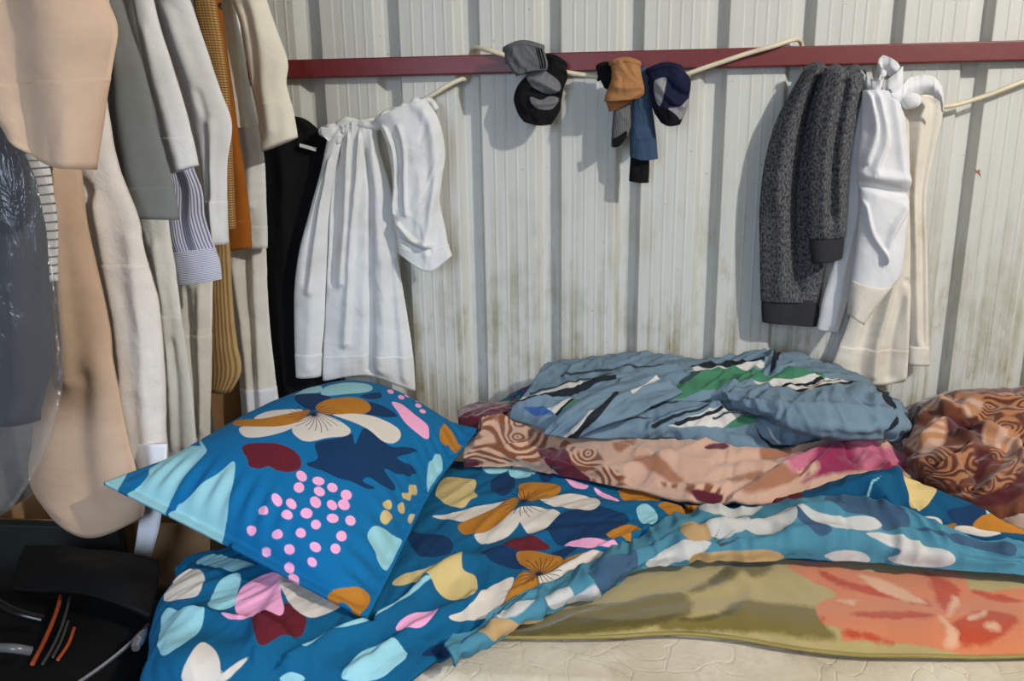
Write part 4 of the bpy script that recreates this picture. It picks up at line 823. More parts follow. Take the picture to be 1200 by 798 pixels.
F_suit = fabric('charcoal_wool', srgb(44, 45, 48), var=.1)

def plastic():
    q = NT('clear_film'); q.t.nodes.remove(q.p)
    co = q.n('ShaderNodeTexCoord').outputs['Object']; nb = q.bump(q.noise(q.scaled(co, (1, 1, .35)), 26, 4, .6, 1.2), .9, .01)
    gl = q.n('ShaderNodeBsdfGlossy', {'Color': (1, 1, 1, 1), 'Roughness': .18, 'Normal': nb}); df = q.n('ShaderNodeBsdfDiffuse', {'Color': (.75, .77, .8, 1), 'Normal': nb}); tr = q.n('ShaderNodeBsdfTransparent')
    lw = q.n('ShaderNodeLayerWeight', {'Blend': .35, 'Normal': nb})
    m1 = q.n('ShaderNodeMixShader', {0: .06, 1: tr, 2: df}); m2 = q.n('ShaderNodeMixShader', {0: q.math('ADD', q.math('MULTIPLY', lw.outputs[1], .16), .02), 1: m1, 2: gl})
    q.set(q.out.inputs[0], m2); return q.m
GR = 'kurtas and shirts hanging on the rack'
def thing(name, Y, label, cat='kurta', rackhang=True):
    t = empty(name, (HX+.1, Y, 1.0), label, cat, GR)
    if rackhang: hanger(t, Y)
    return t
def rack_clothes():
    # --- suit jacket in clear film
    Y = 1.1; t = thing('suit_jacket', Y, 'charcoal suit jacket inside a clear film bag on the rack', 'jacket')
    piece(t, 'body', [(-90, -30, -8, -30), (-90, 60, 0, 95), (-90, 150, 14, 150), (-90, 220, 40, 215), (-90, 340, 57, 340), (-90, 430, 60, 430), (-90, 498, 46, 493)], Y, F_suit, .06, 'body', noises=soft(1, .008), ridges=[([(20, 230), (30, 340), (35, 480)], .012, .02), ([(0, 260), (2, 480)], -.012, .02)])
    pb = piece(t, 'film_bag', [(-100, -30, 0, -30), (-100, 60, 8, 90), (-100, 150, 26, 150), (-100, 220, 52, 210), (-100, 340, 68, 335), (-100, 430, 70, 430), (-100, 510, 62, 500), (-100, 560, 42, 548), (-100, 605, 12, 598)], Y-.005, None, .09, 'body', noises=soft(5, .008, 10, 4))
    pb.obj.data.materials.append(plastic())
    # --- pinstripe shirt
    Y = 1.175; t = thing('pinstripe_shirt', Y, 'white shirt with dark pinstripes squeezed between film bag and peach kurta', 'shirt')
    piece(t, 'body', [(-20, -30, 20, -30), (0, 150, 47, 165), (5, 200, 58, 195), (10, 260, 67, 260), (12, 326, 69, 329)], Y, F_pin, .03, 'body', noises=soft(9))
    # --- peach kurta
    Y = 1.28; t = thing('peach_kurta', Y, 'long peach kurta with one very wide sleeve on the rack')
    piece(t, 'body', [[(20, -30), (45, -30), (70, -30)], [(35, 100), (60, 100), (85, 100)], [(55, 190), (74, 191), (92, 192)], [(58, 260), (80, 260), (99, 259)], [(56, 350), (90, 350), (120, 350)], [(48, 440), (96, 440), (139, 440)], [(38, 520), (100, 520), (155, 520)], [(34, 550), (102, 565), (167, 568)], [(40, 575), (104, 602), (172, 592)], [(56, 596), (108, 622), (168, 606)]], Y, F_peach, .055, 'body', n=(60, 120), noises=soft(13, .003, 8), ridges=[([(80, 200), (85, 330), (92, 440)], .012, .014), ([(108, 440), (106, 510), (114, 580)], -.008, .014), ([(130, 420), (140, 500), (150, 600)], .010, .03), ([(70, 480), (75, 590)], .006, .02)])
    piece(t, 'sleeve', [(-70, -30, 122, -30), (-70, 0, 128, 2), (-60, 30, 138, 28), (-40, 80, 133, 75), (-15, 115, 128, 110), (5, 150, 121, 155), [(12, 160), (42, 180), (75, 193), (113, 199)]] if False else
          [[(-70, -30), (-10, -30), (60, -30), (122, -30)], [(-70, 0), (-5, 0), (60, 2), (128, 2)], [(-65, 30), (-5, 30), (66, 30), (138, 28)], [(-45, 80), (5, 80), (70, 78), (133, 75)], [(-20, 118), (20, 122), (75, 120), (127, 112)], [(2, 145), (32, 158), (78, 165), (120, 158)], [(11, 158), (42, 178), (75, 193), (114, 198)]], 1.0, F_peach, .05, 'sleeve', n=(60, 80), noises=soft(17, .004, 8), ridges=[([(70, -20), (85, 60), (95, 180)], .012, .03), ([(20, 0), (30, 80), (45, 170)], -.010, .02)], hem=.80, hemname='cuff', off=.0008)
    # --- blush kurta
    Y = 1.365; t = thing('blush_kurta', Y, 'blush white linen kurta hanging between peach kurta and grey sleeve')
    piece(t, 'body', [(40, -30, 100, -30), (60, 60, 118, 60), (75, 140, 128, 140), (88, 200, 140, 200), (96, 260, 163, 260), (106, 310, 174, 310), (116, 350, 184, 350), (128, 430, 192, 430), (132, 500, 194, 500), (132, 570, 197, 560)], Y, F_blush, .045, 'body', n=(50, 120), noises=soft(21, .008), ridges=[([(120, 240), (135, 340), (150, 440), (165, 530)], .016, .018), ([(110, 220), (125, 330), (140, 440)], -.018, .014), ([(160, 280), (172, 400), (180, 520)], .008, .014)], hem=.62, hemname='hem_panel', off=.0012)
    piece(t, 'sash', [(150, 520, 196, 520, 1.34), (164, 575, 192, 580, 1.325), (160, 630, 183, 632, 1.31), (152, 668, 169, 672, 1.30), (147, 682, 160, 686, 1.30)], Y, F_sash_lit_hem, .014, None, n=(24, 50), noises=[(.003, 30, 6, 3)])
    # --- grey kurta
    Y = 1.44; t = thing('grey_kurta', Y, 'smooth mid grey kurta sleeve hanging over the blush kurta')
    piece(t, 'sleeve', [(112, -30, 136, -30), (118, 20, 148, 20), (126, 80, 168, 80), (125, 135, 181, 135), (132, 190, 196, 190), (139, 240, 207, 235), (141, 253, 210, 257)], Y-.008, F_grey, .035, 'sleeve', n=(50, 90), noises=soft(25, .003, 8), ridges=[([(140, 60), (152, 150), (168, 250)], .008, .02), ([(131, 60), (135, 150), (148, 250)], -.006, .01)], hem=.90, hemname='cuff', off=.0008)
    piece(t, 'body', [(60, -30, 112, -30), (70, 60, 120, 60), (85, 160, 130, 160), (100, 260, 140, 260), (112, 330, 150, 330)], Y+.028, F_grey, .03, 'body', noises=soft(27, .004))
    # --- off white kurta (two white strips at the top, panel below the grey cuff)
    Y = 1.515; t = thing('off_white_kurta', Y, 'off white kurta whose short sleeve ends above the purple striped cuff')
    piece(t, 'sleeve', [(152, -30, 175, -30), (160, 20, 184, 20), (170, 80, 200, 72), (183, 130, 216, 125), (195, 180, 229, 178), (201, 203, 232, 193)], Y-.02, F_white, .03, 'sleeve', noises=soft(31, .004), ridges=[([(176, 40), (195, 120), (214, 195)], .006, .012)], hem=.88, hemname='cuff', off=.0008)
    piece(t, 'body', [(132, -30, 156, -30), (142, 20, 163, 20), (146, 84, 173, 84), (150, 150, 182, 150), (155, 220, 192, 220), (163, 270, 197, 270), (176, 330, 207, 330), (186, 400, 217, 400), (188, 460, 226, 460), (188, 520, 231, 520), (190, 560, 234, 555)], Y+.005, F_off, .03, 'body', n=(40, 120), noises=soft(33, .007), ridges=[([(185, 290), (200, 400), (210, 520)], .010, .012), ([(205, 400), (214, 530)], -.008, .008)], hem=.70, hemname='hem_panel', off=.001)
    # --- purple striped shirt
    Y = 1.59; t = thing('striped_shirt', Y, 'purple and white striped shirt with a turned cuff', 'shirt')
    S = piece(t, 'sleeve', [(150, -30, 176, -30), (168, 80, 194, 80), (188, 170, 216, 170), (197, 215, 237, 220), (196, 262, 241, 258), (198, 285, 248, 280), (202, 300, 254, 296), (203, 306, 254, 300)], Y-.015, F_purple, .035, 'sleeve', noises=soft(37, .008), ridges=[([(212, 200), (218, 250), (228, 295)], -.010, .010), ([(225, 200), (236, 295)], .008, .008)])
    piece(t, 'cuff', [(197, 296, 250, 290), (200, 306, 256, 300), (203, 320, 259, 314), (205, 334, 260, 327)], Y-.02, F_purple_h, .045, None, n=(40, 30), noises=[(.004, 20, 10, 41)])
    # --- white kurta with long sleeve
    Y = 1.66; t = thing('white_kurta', Y, 'white kurta with a long straight sleeve beside the purple striped shirt')
    piece(t, 'sleeve', [(180, -30, 216, -30), (190, 20, 230, 20), (203, 66, 243, 60), (218, 110, 258, 105), (225, 141, 271, 141), (235, 190, 266, 190), (240, 240, 266, 240), (248, 286, 267, 285)], Y-.025, F_white, .035, 'sleeve', n=(46, 100), noises=soft(43, .004), ridges=[([(205, 20), (225, 80), (240, 130)], .008, .016), ([(250, 145), (252, 200), (256, 280)], .010, .010), ([(238, 110), (247, 150), (250, 230)], -.006, .008)], hem=.86, hemname='cuff', off=.001)
    piece(t, 'body', [(160, -30, 190, -30), (175, 120, 225, 120), (190, 250, 244, 250), (200, 335, 249, 335), (206, 400, 248, 400), (214, 460, 247, 460), (218, 510, 246, 510), (220, 545, 246, 540)], Y+.015, F_ivory, .035, 'body', n=(40, 120), noises=soft(47, .008), ridges=[([(222, 340), (228, 420), (234, 510)], -.010, .008), ([(238, 340), (240, 500)], .008, .008)], hem=.74, hemname='hem_panel', off=.001)
    # --- gold kurta
    Y = 1.73; t = thing('gold_kurta', Y, 'gold checked kurta with a striped beige lower half')
    piece(t, 'sleeve', [(222, -30, 250, -30), (230, 20, 256, 20), (240, 60, 262, 60), (250, 100, 267, 100), (258, 140, 270, 140), (264, 200, 272, 200), (265, 240, 274, 240), (266, 268, 275, 268)], Y-.02, F_gold, .03, 'sleeve', noises=soft(51, .006))
    piece(t, 'body', [(215, -30, 235, -30), (228, 100, 252, 100), (238, 200, 264, 200), (242, 260, 267, 260), (244, 300, 269, 300), (245, 340, 271, 340), (245, 400, 277, 400), (246, 440, 281, 440), (247, 458, 270, 460)], Y+.02, F_goldst, .03, 'body', noises=soft(53, .007, 20))
    # --- rust kurta
    Y = 1.79; t = thing('rust_kurta', Y, 'rust orange kurta showing one narrow sleeve')
    piece(t, 'sleeve', [(250, -30, 255, -30), (257, 40, 262, 40), (263, 105, 271, 105), (265, 160, 279, 160), (266, 220, 288, 220), (265, 268, 293, 266), (265, 294, 294, 290)], Y-.015, F_rust, .03, 'sleeve', noises=soft(57, .004), hem=.90, hemname='cuff', off=.001)
    piece(t, 'body', [(235, -30, 250, -30), (245, 100, 260, 100), (250, 200, 266, 200), (252, 280, 268, 280)], Y+.015, F_rust, .02, 'body', noises=soft(59))
    # --- ivory kurta with long sleeve to the pillow
    Y = 1.925; t = thing('ivory_kurta', Y, 'ivory kurta reaching down to the pillow beside the black shirt')
    S = piece(t, 'sleeve', [(240, -30, 276, -30), (252, 20, 281, 28), (262, 70, 288, 70), (272, 120, 296, 120), (276, 180, 309, 180), (276, 240, 312, 240), (278, 266, 313, 266), (276, 290, 313, 290)], Y-.02, F_off, .035, 'sleeve', n=(44, 90), noises=soft(61, .006), ridges=[([(275, 60), (288, 130), (297, 240)], .008, .012)], hem=.93, hemname='cuff', off=.0012)
    piece(t, 'body', [(235, -30, 268, -30), (250, 100, 285, 100), (258, 200, 300, 200), (262, 280, 311, 280), (266, 330, 313, 330), (272, 380, 316, 380), (279, 440, 322, 440), (284, 500, 329, 492)], Y+.015, F_ivory, .035, 'body', n=(44, 110), noises=soft(63, .007), ridges=[([(278, 310), (288, 380), (296, 480)], .012, .012), ([(300, 290), (304, 380), (308, 480)], .010, .012), ([(290, 300), (296, 400), (302, 480)], -.012, .010)], hem=.92, hemmat=F_sash_lit_hem, off=.0012)  # hem paler and cooler than the body, low daylight put into its colour
    # --- cream kurta sleeve
    Y = 1.85; t = thing('cream_kurta', Y, 'cream kurta sleeve with a broad cuff beside the end of the dark red rail')
    S = piece(t, 'sleeve', [(262, -30, 306, -30), (272, 0, 313, 0), (283, 32, 325, 36), (290, 75, 338, 75), (296, 105, 336, 98), (301, 128, 343, 126), (307, 177, 349, 160)], Y-.03, F_cream, .045, 'sleeve', n=(50, 90), noises=soft(67, .004, 9), ridges=[([(300, 0), (312, 60), (322, 150)], .008, .016), ([(292, 10), (303, 80), (310, 160)], -.006, .010)], hem=.80, hemname='cuff', off=.001)
    piece(t, 'body', [(250, -30, 268, -30), (256, 60, 280, 60), (260, 150, 290, 150)], Y+.005, F_cream, .02, 'body', noises=soft(69))
rack_clothes()

# ================================================================== CLOTHES ON THE LINE
LN = 'clothes hanging on the line'
def line_clothes():
    # --- black t-shirt
    t = empty('black_shirt', w(345, 140, 2.0), 'black shirt with a short white tape hanging behind the white shirt', 'shirt', LN)
    S = piece(t, 'body', [[(303, 140), (330, 136), (352, 138), (366, 146)], [(303, 152), (332, 150), (360, 152), (380, 158)], [(306, 180), (335, 180), (366, 180), (392, 178)], [(309, 260), (338, 260), (368, 260), (394, 260)], [(311, 350), (340, 350), (370, 350), (396, 350)], [(314, 430), (342, 430), (372, 430), (398, 430)], [(318, 475), (345, 475), (374, 475), (400, 475)]], 2.030, F_black, .03, None, n=(50, 90), noises=soft(71, .008), ridges=[([(330, 160), (335, 300), (340, 450)], .010, .02)])
    mesh('tape', [w(351, 168, 2.000), w(371, 173, 2.000), w(370, 177.5, 2.000), w(351, 172, 2.000), w(351, 168, 2.007), w(371, 173, 2.007), w(370, 177.5, 2.007), w(351, 172, 2.007)], [[0, 1, 2, 3], [7, 6, 5, 4], [0, 4, 5, 1], [1, 5, 6, 2], [2, 6, 7, 3], [3, 7, 4, 0]], F_label, t, smooth=False)
    # --- white shirt
    t = empty('white_shirt', w(440, 130, 2.015), 'crumpled white long shirt slung over the clothes line by its collar', 'shirt', LN)
    piece(t, 'body', [[(399, 150), (415, 143), (440, 138)], [(393, 180), (415, 180), (446, 178)], [(388, 220), (420, 220), (458, 220)], [(385, 270), (424, 270), (464, 270)], [(382, 320), (426, 320), (470, 320)], [(380, 370), (428, 370), (478, 370)], [(379, 415), (430, 412), (484, 414)], [(379, 445), (430, 437), (487, 457)]], 1.995, F_shirt, .04, None, n=(80, 130), noises=soft(75, .007, 12)+[(.003, 24, 5, 76, .1, True)],
          ridges=[([(412, 160), (408, 250), (402, 330)], .012, .012, .6), ([(425, 160), (418, 250), (412, 340), (408, 400)], .014, .012, .5), ([(440, 165), (446, 230), (452, 330), (450, 430)], .014, .018), ([(432, 180), (436, 300), (436, 430)], -.016, .008), ([(400, 170), (394, 250), (392, 330)], -.014, .008), ([(465, 300), (472, 380), (476, 440)], .010, .010)], hem=.90, off=.001)
    piece(t, 'sleeve', [(383, 165, 402, 160), (376, 200, 393, 200), (362, 250, 386, 250), (352, 290, 384, 290), (346, 330, 382, 330), (345, 380, 380, 380), (346, 418, 377, 418), (347, 441, 376, 440)], 1.980, F_shirt, .03, None, n=(40, 100), noises=soft(79, .004), ridges=[([(388, 190), (374, 270), (366, 340)], .010, .010), ([(382, 210), (368, 270), (360, 330)], -.008, .007), ([(368, 330), (364, 430)], .005, .012)], hem=.90, hemname='cuff', off=.0016)
    piece(t, 'sleeve', [[(438, 140), (462, 130), (500, 116)], [(446, 152), (478, 146), (513, 136)], [(456, 178), (488, 176), (522, 174)], [(460, 212), (490, 212), (518, 212)], [(460, 246), (488, 246), (516, 238)], [(464, 272), (492, 274), (522, 266)], [(467, 290), (494, 296), (526, 288)], [(468, 296), (506, 316), (530, 299)]], 1.960, F_shirt, .04, None, n=(70, 100), noises=soft(83, .006, 12)+[(.004, 22, 9, 84, .4, True)], hem=.9, hemname='cuff', off=.0012,
          ridges=[([(452, 150), (464, 190), (462, 250)], .010, .008, .5), ([(470, 150), (476, 200), (478, 250)], .009, .007), ([(464, 160), (470, 200), (470, 240)], -.010, .006), ([(500, 130), (512, 180), (510, 230), (500, 290)], .012, .014), ([(468, 262), (485, 280), (505, 285)], .012, .009, .5), ([(470, 280), (488, 290), (506, 292)], -.010, .006)])
    # neckline rolled over the line
    cl = pipe('collar', [w(380, 155, 2.000), w(388, 149, 1.985), w(398, 150, 1.995), w(408, 141, 1.985), w(418, 145, 1.990), w(432, 147, 1.980), w(446, 143, 1.980), w(455, 134, 1.985), w(470, 130, 1.980), w(486, 122, 1.985), w(502, 118, 1.995), w(512, 128, 1.995)], [.016, .010, .018, .011, .013, .012, .014, .010, .013, .012, .012, .008], F_shirt, t, n=110, k=14)
    wob(cl, .006, 60, 7)
    fl = cloth('collar_flap', hang([[(376, 148), (386, 150), (398, 146), (404, 150)], [(377, 156), (388, 158), (400, 156), (403, 158)], [(386, 166), (392, 168), (398, 168), (400, 166)]], 1.970), F_shirt, t, n=(30, 24), T=.006, noises=[(.008, 40, 40, 5)])
    # --- charcoal joggers
    F_jog = fabric('charcoal_marl', srgb(48, 48, 50), pat=marl(srgb(112, 112, 115), 240), fine=300, rough=.95); F_rib = fabric('rib_knit', srgb(54, 54, 57), pat=stripes(srgb(36, 36, 38), 260, .4))
    t = empty('jogger_trousers', w(970, 85, 2.015), 'charcoal marl jogger trousers with ribbed cuffs hanging over the line', 'trousers', LN)
    piece(t, 'leg', [[(944, 78), (965, 78), (990, 86)], [(928, 105), (958, 105), (988, 108)], [(908, 145), (942, 145), (980, 150)], [(896, 190), (932, 190), (972, 190)], [(890, 240), (930, 240), (969, 240)], [(890, 300), (928, 300), (967, 300)], [(891, 352), (926, 353), (961, 355)]], 2.008, F_jog, .045, None, n=(70, 110), noises=soft(87, .006), ridges=[([(952, 85), (930, 140), (915, 220), (912, 340)], .016, .018), ([(960, 90), (945, 150), (935, 240), (934, 340)], -.018, .012), ([(940, 95), (918, 150), (904, 240)], .010, .012)])
    piece(t, 'ribbed_cuff', [[(892, 348), (926, 349), (960, 351)], [(892, 362), (926, 364), (960, 366)], [(893, 377), (925, 379), (957, 382)]], 2.008, F_rib, .04, None, n=(50, 24), noises=[(.003, 20, 6, 5)])
    piece(t, 'leg', [[(966, 80), (990, 83), (1012, 88)], [(958, 110), (985, 112), (1010, 112)], [(951, 150), (978, 150), (1002, 150)], [(947, 190), (972, 190), (996, 190)], [(946, 240), (970, 240), (993, 237)], [(946, 279), (970, 279), (991, 277)]], 1.950, F_jog, .045, None, n=(60, 90), noises=soft(91, .005), ridges=[([(980, 90), (968, 150), (962, 270)], .012, .014), ([(995, 95), (985, 160), (980, 270)], .010, .012), ([(988, 95), (976, 160), (972, 250)], -.012, .009)])
    piece(t, 'ribbed_cuff', [[(947, 275), (970, 275), (990, 273)], [(949, 290), (970, 290), (989, 287)], [(951, 307), (970, 306), (987, 302)]], 1.950, F_rib, .04, None, n=(40, 22), noises=[(.003, 20, 6, 9)])
    wb = pipe('waistband', [w(942, 82, 2.005), w(956, 78, 1.995), w(968, 84, 1.990), w(980, 80, 1.990), w(990, 88, 1.990), w(1002, 82, 1.995), w(1013, 88, 2.000)], [.008, .012, .010, .012, .010, .012, .009], F_jog, t, n=70, k=12); wob(wb, .003, 70, 3)
    # --- white trousers
    F_wt = fabric('white_poly', srgb(222, 222, 224), crumple=.15); F_ct = fabric('stained_cream_cotton', srgb(220, 212, 198), dirt=(srgb(178, 150, 126), .5), crumple=.4)
    t = empty('white_trousers', w(1040, 90, 2.005), 'white trousers with twisted legs and bunched elastic waist on the line', 'trousers', LN)
    piece(t, 'leg', [(998, 108, 1024, 106), (994, 160, 1016, 160), (992, 210, 1013, 210), (989, 260, 1010, 260), (976, 310, 1001, 305), (964, 350, 994, 350), (957, 386, 982, 389)], 1.985, F_wt, .02, None, n=(40, 110), noises=soft(95, .005), ridges=[([(1008, 120), (1002, 220), (990, 300), (975, 380)], .008, .010)])
    piece(t, 'leg', [[(1010, 106), (1030, 106), (1056, 112)], [(1008, 150), (1035, 150), (1062, 150)], [(1004, 195), (1036, 200), (1066, 205)], [(1008, 226), (1038, 232), (1066, 238)], [(1006, 262), (1036, 266), (1062, 272)], [(1001, 300), (1028, 306), (1055, 322)], [(996, 335), (1020, 342), (1042, 340)], [(993, 367), (1003, 374), (1012, 380)]], 1.938, F_wt, .045, None, n=(80, 120), noises=soft(99, .005, 9), hem=.84, hemname='hem', hemmat=F_ct, off=.0014,
          ridges=[([(1016, 115), (1022, 150), (1012, 190)], .014, .010, .5), ([(1026, 115), (1034, 160), (1022, 200)], .012, .010, .6), ([(1008, 214), (1035, 222), (1064, 228)], -.018, .010), ([(1012, 206), (1040, 208), (1066, 212)], .012, .012), ([(1060, 245), (1040, 280), (1034, 305)], .012, .010, .4), ([(1012, 240), (1020, 275), (1034, 300)], .012, .009, .5), ([(1045, 120), (1052, 170), (1058, 205)], .008, .012)])
    P = []
    ribbon = [(1008, 92, 1.990), (1016, 100, 1.965), (1026, 104, 1.945), (1034, 96, 1.940), (1032, 84, 1.960), (1034, 76, 1.975), (1046, 80, 1.955), (1054, 88, 1.945), (1050, 98, 1.930), (1042, 106, 1.930), (1048, 114, 1.925), (1058, 110, 1.930), (1066, 102, 1.950), (1078, 99, 1.960), (1092, 100, 1.955), (1102, 108, 1.950), (1106, 122, 1.965)]
    rb = cloth('waistband', [[w(x, y-11, Y) for x, y, Y in ribbon], [w(x, y, Y-.012) for x, y, Y in ribbon], [w(x, y+12, Y) for x, y, Y in ribbon]], F_wt, t, n=(150, 20), T=.006, noises=[(.003, 90, 10, 3)])
    kn = sbox('tied_knot', w(1068, 118, 1.930), (.052, .04, .04), F_wt, t, e=.9); wob(kn, .006, 55, 4)
    # --- cream trousers
    t = empty('cream_trousers', w(1080, 100, 2.015), 'stained cream trousers with wide hems behind the twisted white trousers', 'trousers', LN)
    piece(t, 'leg', [(1056, 104, 1107, 118), (1062, 140, 1104, 140), (1063, 180, 1095, 180), (1063, 220, 1087, 220), (1064, 300, 1087, 300), (1063, 370, 1088, 370), (1063, 426, 1089, 427)], 2.022, F_ct, .028, None, n=(40, 110), noises=soft(103, .004), ridges=[([(1075, 110), (1070, 200), (1072, 400)], .008, .008), ([(1092, 120), (1082, 200), (1080, 400)], -.006, .006)], hem=.93, off=.0012)
    piece(t, 'leg', [[(1016, 110), (1040, 110), (1064, 112)], [(1014, 180), (1040, 180), (1066, 180)], [(1012, 250), (1040, 250), (1067, 250)], [(1008, 300), (1038, 300), (1067, 300)], [(1002, 340), (1034, 340), (1067, 340)], [(994, 380), (1030, 380), (1065, 380)], [(983, 408), (1022, 412), (1063, 412)], [(974, 431), (1018, 449), (1061, 445)]], 2.018, F_ct, .028, None, n=(70, 120), noises=soft(107, .006), hem=.885, off=.0016, ridges=[([(1052, 300), (1040, 350), (1026, 400), (1022, 440)], .012, .009, .6), ([(1062, 330), (1048, 380), (1040, 440)], -.010, .008), ([(1030, 340), (1012, 400), (1005, 440)], -.012, .012), ([(1060, 335), (1062, 400), (1058, 440)], .010, .010)])
def wob(o, amp, sc_, seed):
    me = o.data; n = len(me.vertices); co = np.empty(n*3, np.float32); me.vertices.foreach_get('co', co); P = co.reshape(-1, 3).astype(float)
    nn = np.empty(n*3, np.float32); me.vertices.foreach_get('normal', nn); Nn = nn.reshape(-1, 3)
    d = (noise(P[:, 0]*sc_+P[:, 1]*31, P[:, 2]*sc_+P[:, 1]*17, seed)-.5)*2*amp
    me.vertices.foreach_set('co', (P+Nn*d[:, None]).astype(np.float32).ravel()); me.update()
    return o
line_clothes()

# ------------------------------------------------------------------ socks
def socks():
    G = 'socks drying on the line'
    K = lambda nm, c, c2=None: fabric(nm, c, pat=stripes(c2, 330, .45) if c2 else None, fine=700, rough=.95, var=.1)
    def sock(label, rows, Y, mat, T=.03, back=None, ridges=(), prints=None, n=(46, 60), nz=.004, seed=1, loc=None):
        t = empty('sock', w(rows[0][1][0], rows[0][1][1], Y+.03), label, 'sock', G)
        S = cloth('knit', hang(rows, Y), mat, t, n=n, T=T, tube=True, ridges=ridges, noises=[(nz, 35, 25, seed), (nz*.5, 80, 60, seed+1)], prints=prints)
        # the half that hangs behind the line
        top = [S.F[0, j] for j in range(0, n[0], 9)]
        over = cloth('fold_over', [[p+np.array([0, .002, -.006]) for p in top], [p+np.array([0, .008, .003]) for p in top], [p+np.array([0, .022, -.002]) for p in top], [p+np.array([0, .024, -.03]) for p in top]], back or mat, t, n=(24, 14), T=.004)
        return t, S
    gk = K('grey_knit', srgb(112, 112, 114), srgb(82, 82, 84)); bk = K('black_knit', srgb(15, 15, 17))
    bprint = printed('black_knit_print', srgb(15, 15, 17), [('k_grey', srgb(112, 112, 114))]); nprint = printed('navy_knit_print', srgb(20, 24, 50), [('k_grey', srgb(138, 138, 140)), ('k_dark', srgb(12, 12, 18))])
    k_s = crop(560, 20, 3.99)
    t, S = sock('grey ribbed sock with dark top stripes, draped over the black sock', [[(590, 58), (612, 51), (637, 56)], [(593, 70), (614, 64), (640, 66)], [(599, 82), (617, 77), (642, 76)], [(605, 89), (622, 84), (641, 82)]], 1.955, gk, .03, seed=3, ridges=[([(600, 58), (610, 75)], .006, .008)])
    for k in range(3): band(S, 'stripe', bk, S.obj, .08, .95, .0012, .80+k*.06, .83+k*.06)
    sock('black sock with crumpled grey heel and toe on the line', [[(632, 68), (648, 68), (663, 76)], [(624, 82), (645, 82), (665, 90)], [(608, 98), (632, 98), (661, 102)], [(602, 116), (630, 117), (658, 117)], [(608, 135), (632, 137), (655, 132)], [(614, 143), (630, 147), (646, 146)]], 1.992, bprint, .05, back=bk, seed=7, nz=.006,
         prints=dict(k_grey=[k_s(232, 260, 280, 240, 340, 270, 385, 310, 380, 350, 320, 360, 250, 320), k_s(250, 375, 300, 390, 340, 370, 380, 385, 350, 430, 290, 432, 255, 405)]), ridges=[([(620, 92), (640, 100), (655, 108)], .012, .008), ([(622, 108), (640, 112), (656, 112)], -.010, .006), ([(625, 122), (640, 122), (654, 120)], .010, .007)])
    t, S = sock('tan knitted sock folded double on the line', [[(715, 74), (734, 71), (750, 75)], [(717, 86), (735, 85), (752, 88)], [(713, 103), (734, 106), (755, 105)], [(709, 113), (733, 114), (754, 111)], [(708, 119), (730, 118), (748, 116)]], 1.957, K('tan_knit', srgb(176, 126, 82), srgb(158, 110, 70)), .04, seed=11, ridges=[([(720, 102), (735, 104), (752, 102)], .008, .008)])
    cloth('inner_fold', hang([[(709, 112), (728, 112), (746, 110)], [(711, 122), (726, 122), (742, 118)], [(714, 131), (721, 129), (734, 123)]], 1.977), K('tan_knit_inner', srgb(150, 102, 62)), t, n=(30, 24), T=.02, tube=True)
    t, S = sock('grey ribbed sock end hanging below the tan sock', [[(721, 112), (729, 112), (738, 112)], [(719, 130), (729, 130), (740, 129)], [(717, 150), (729, 150), (742, 148)], [(716, 172), (724, 172), (737, 158)]], 1.992, K('grey_rib', srgb(120, 118, 120), srgb(74, 74, 76)), .03, seed=13)
    cloth('opening', hang([[(717, 163), (724, 160), (734, 153)], [(718, 168), (724, 166), (735, 157)], [(718, 173), (724, 172), (734, 162)]], 1.974), bk, t, n=(20, 14), T=.006, tube=True)
    t, S = sock('long blue sock with a black toe, the longest on the line', [[(746, 86), (754, 82), (762, 86)], [(742, 106), (753, 105), (763, 106)], [(740, 130), (753, 131), (765, 130)], [(738, 160), (753, 161), (769, 160)], [(738, 184), (753, 188), (771, 186)]], 1.987, K('blue_knit', srgb(62, 84, 108), srgb(52, 72, 94)), .035, seed=17)
    cloth('toe', hang([[(739, 180), (750, 183), (761, 182)], [(738, 197), (749, 198), (761, 198)], [(737, 212), (748, 214), (760, 214)]], 2.002), bk, t, n=(30, 30), T=.028, tube=True, noises=[(.003, 40, 40, 3)])
    sock('navy sock with pale grey heel and toe beside the blue sock', [[(758, 84), (778, 77), (799, 80)], [(761, 96), (785, 93), (809, 93)], [(762, 111), (785, 112), (808, 112)], [(766, 130), (785, 132), (805, 128)], [(774, 143), (785, 148), (797, 146)]], 1.958, nprint, .045, back=K('navy_knit', srgb(20, 24, 50)), seed=19, nz=.005,
         prints=dict(k_grey=[k_s(820, 320, 835, 292, 880, 288, 870, 340, 850, 415, 830, 390), k_s(885, 430, 940, 420, 985, 380, 1000, 400, 960, 470, 930, 475)], k_dark=[k_s(820, 440, 880, 430, 940, 480, 930, 520, 860, 500)]), ridges=[([(770, 100), (785, 118), (800, 125)], .010, .008), ([(780, 96), (795, 110), (805, 112)], -.008, .007)])
    sock('small black and grey sock mostly hidden behind the tan sock', [[(700, 79), (710, 76), (722, 80)], [(702, 90), (712, 90), (722, 90)], [(708, 103), (714, 105), (722, 103)]], 1.992, bk, .03, seed=23)
socks()

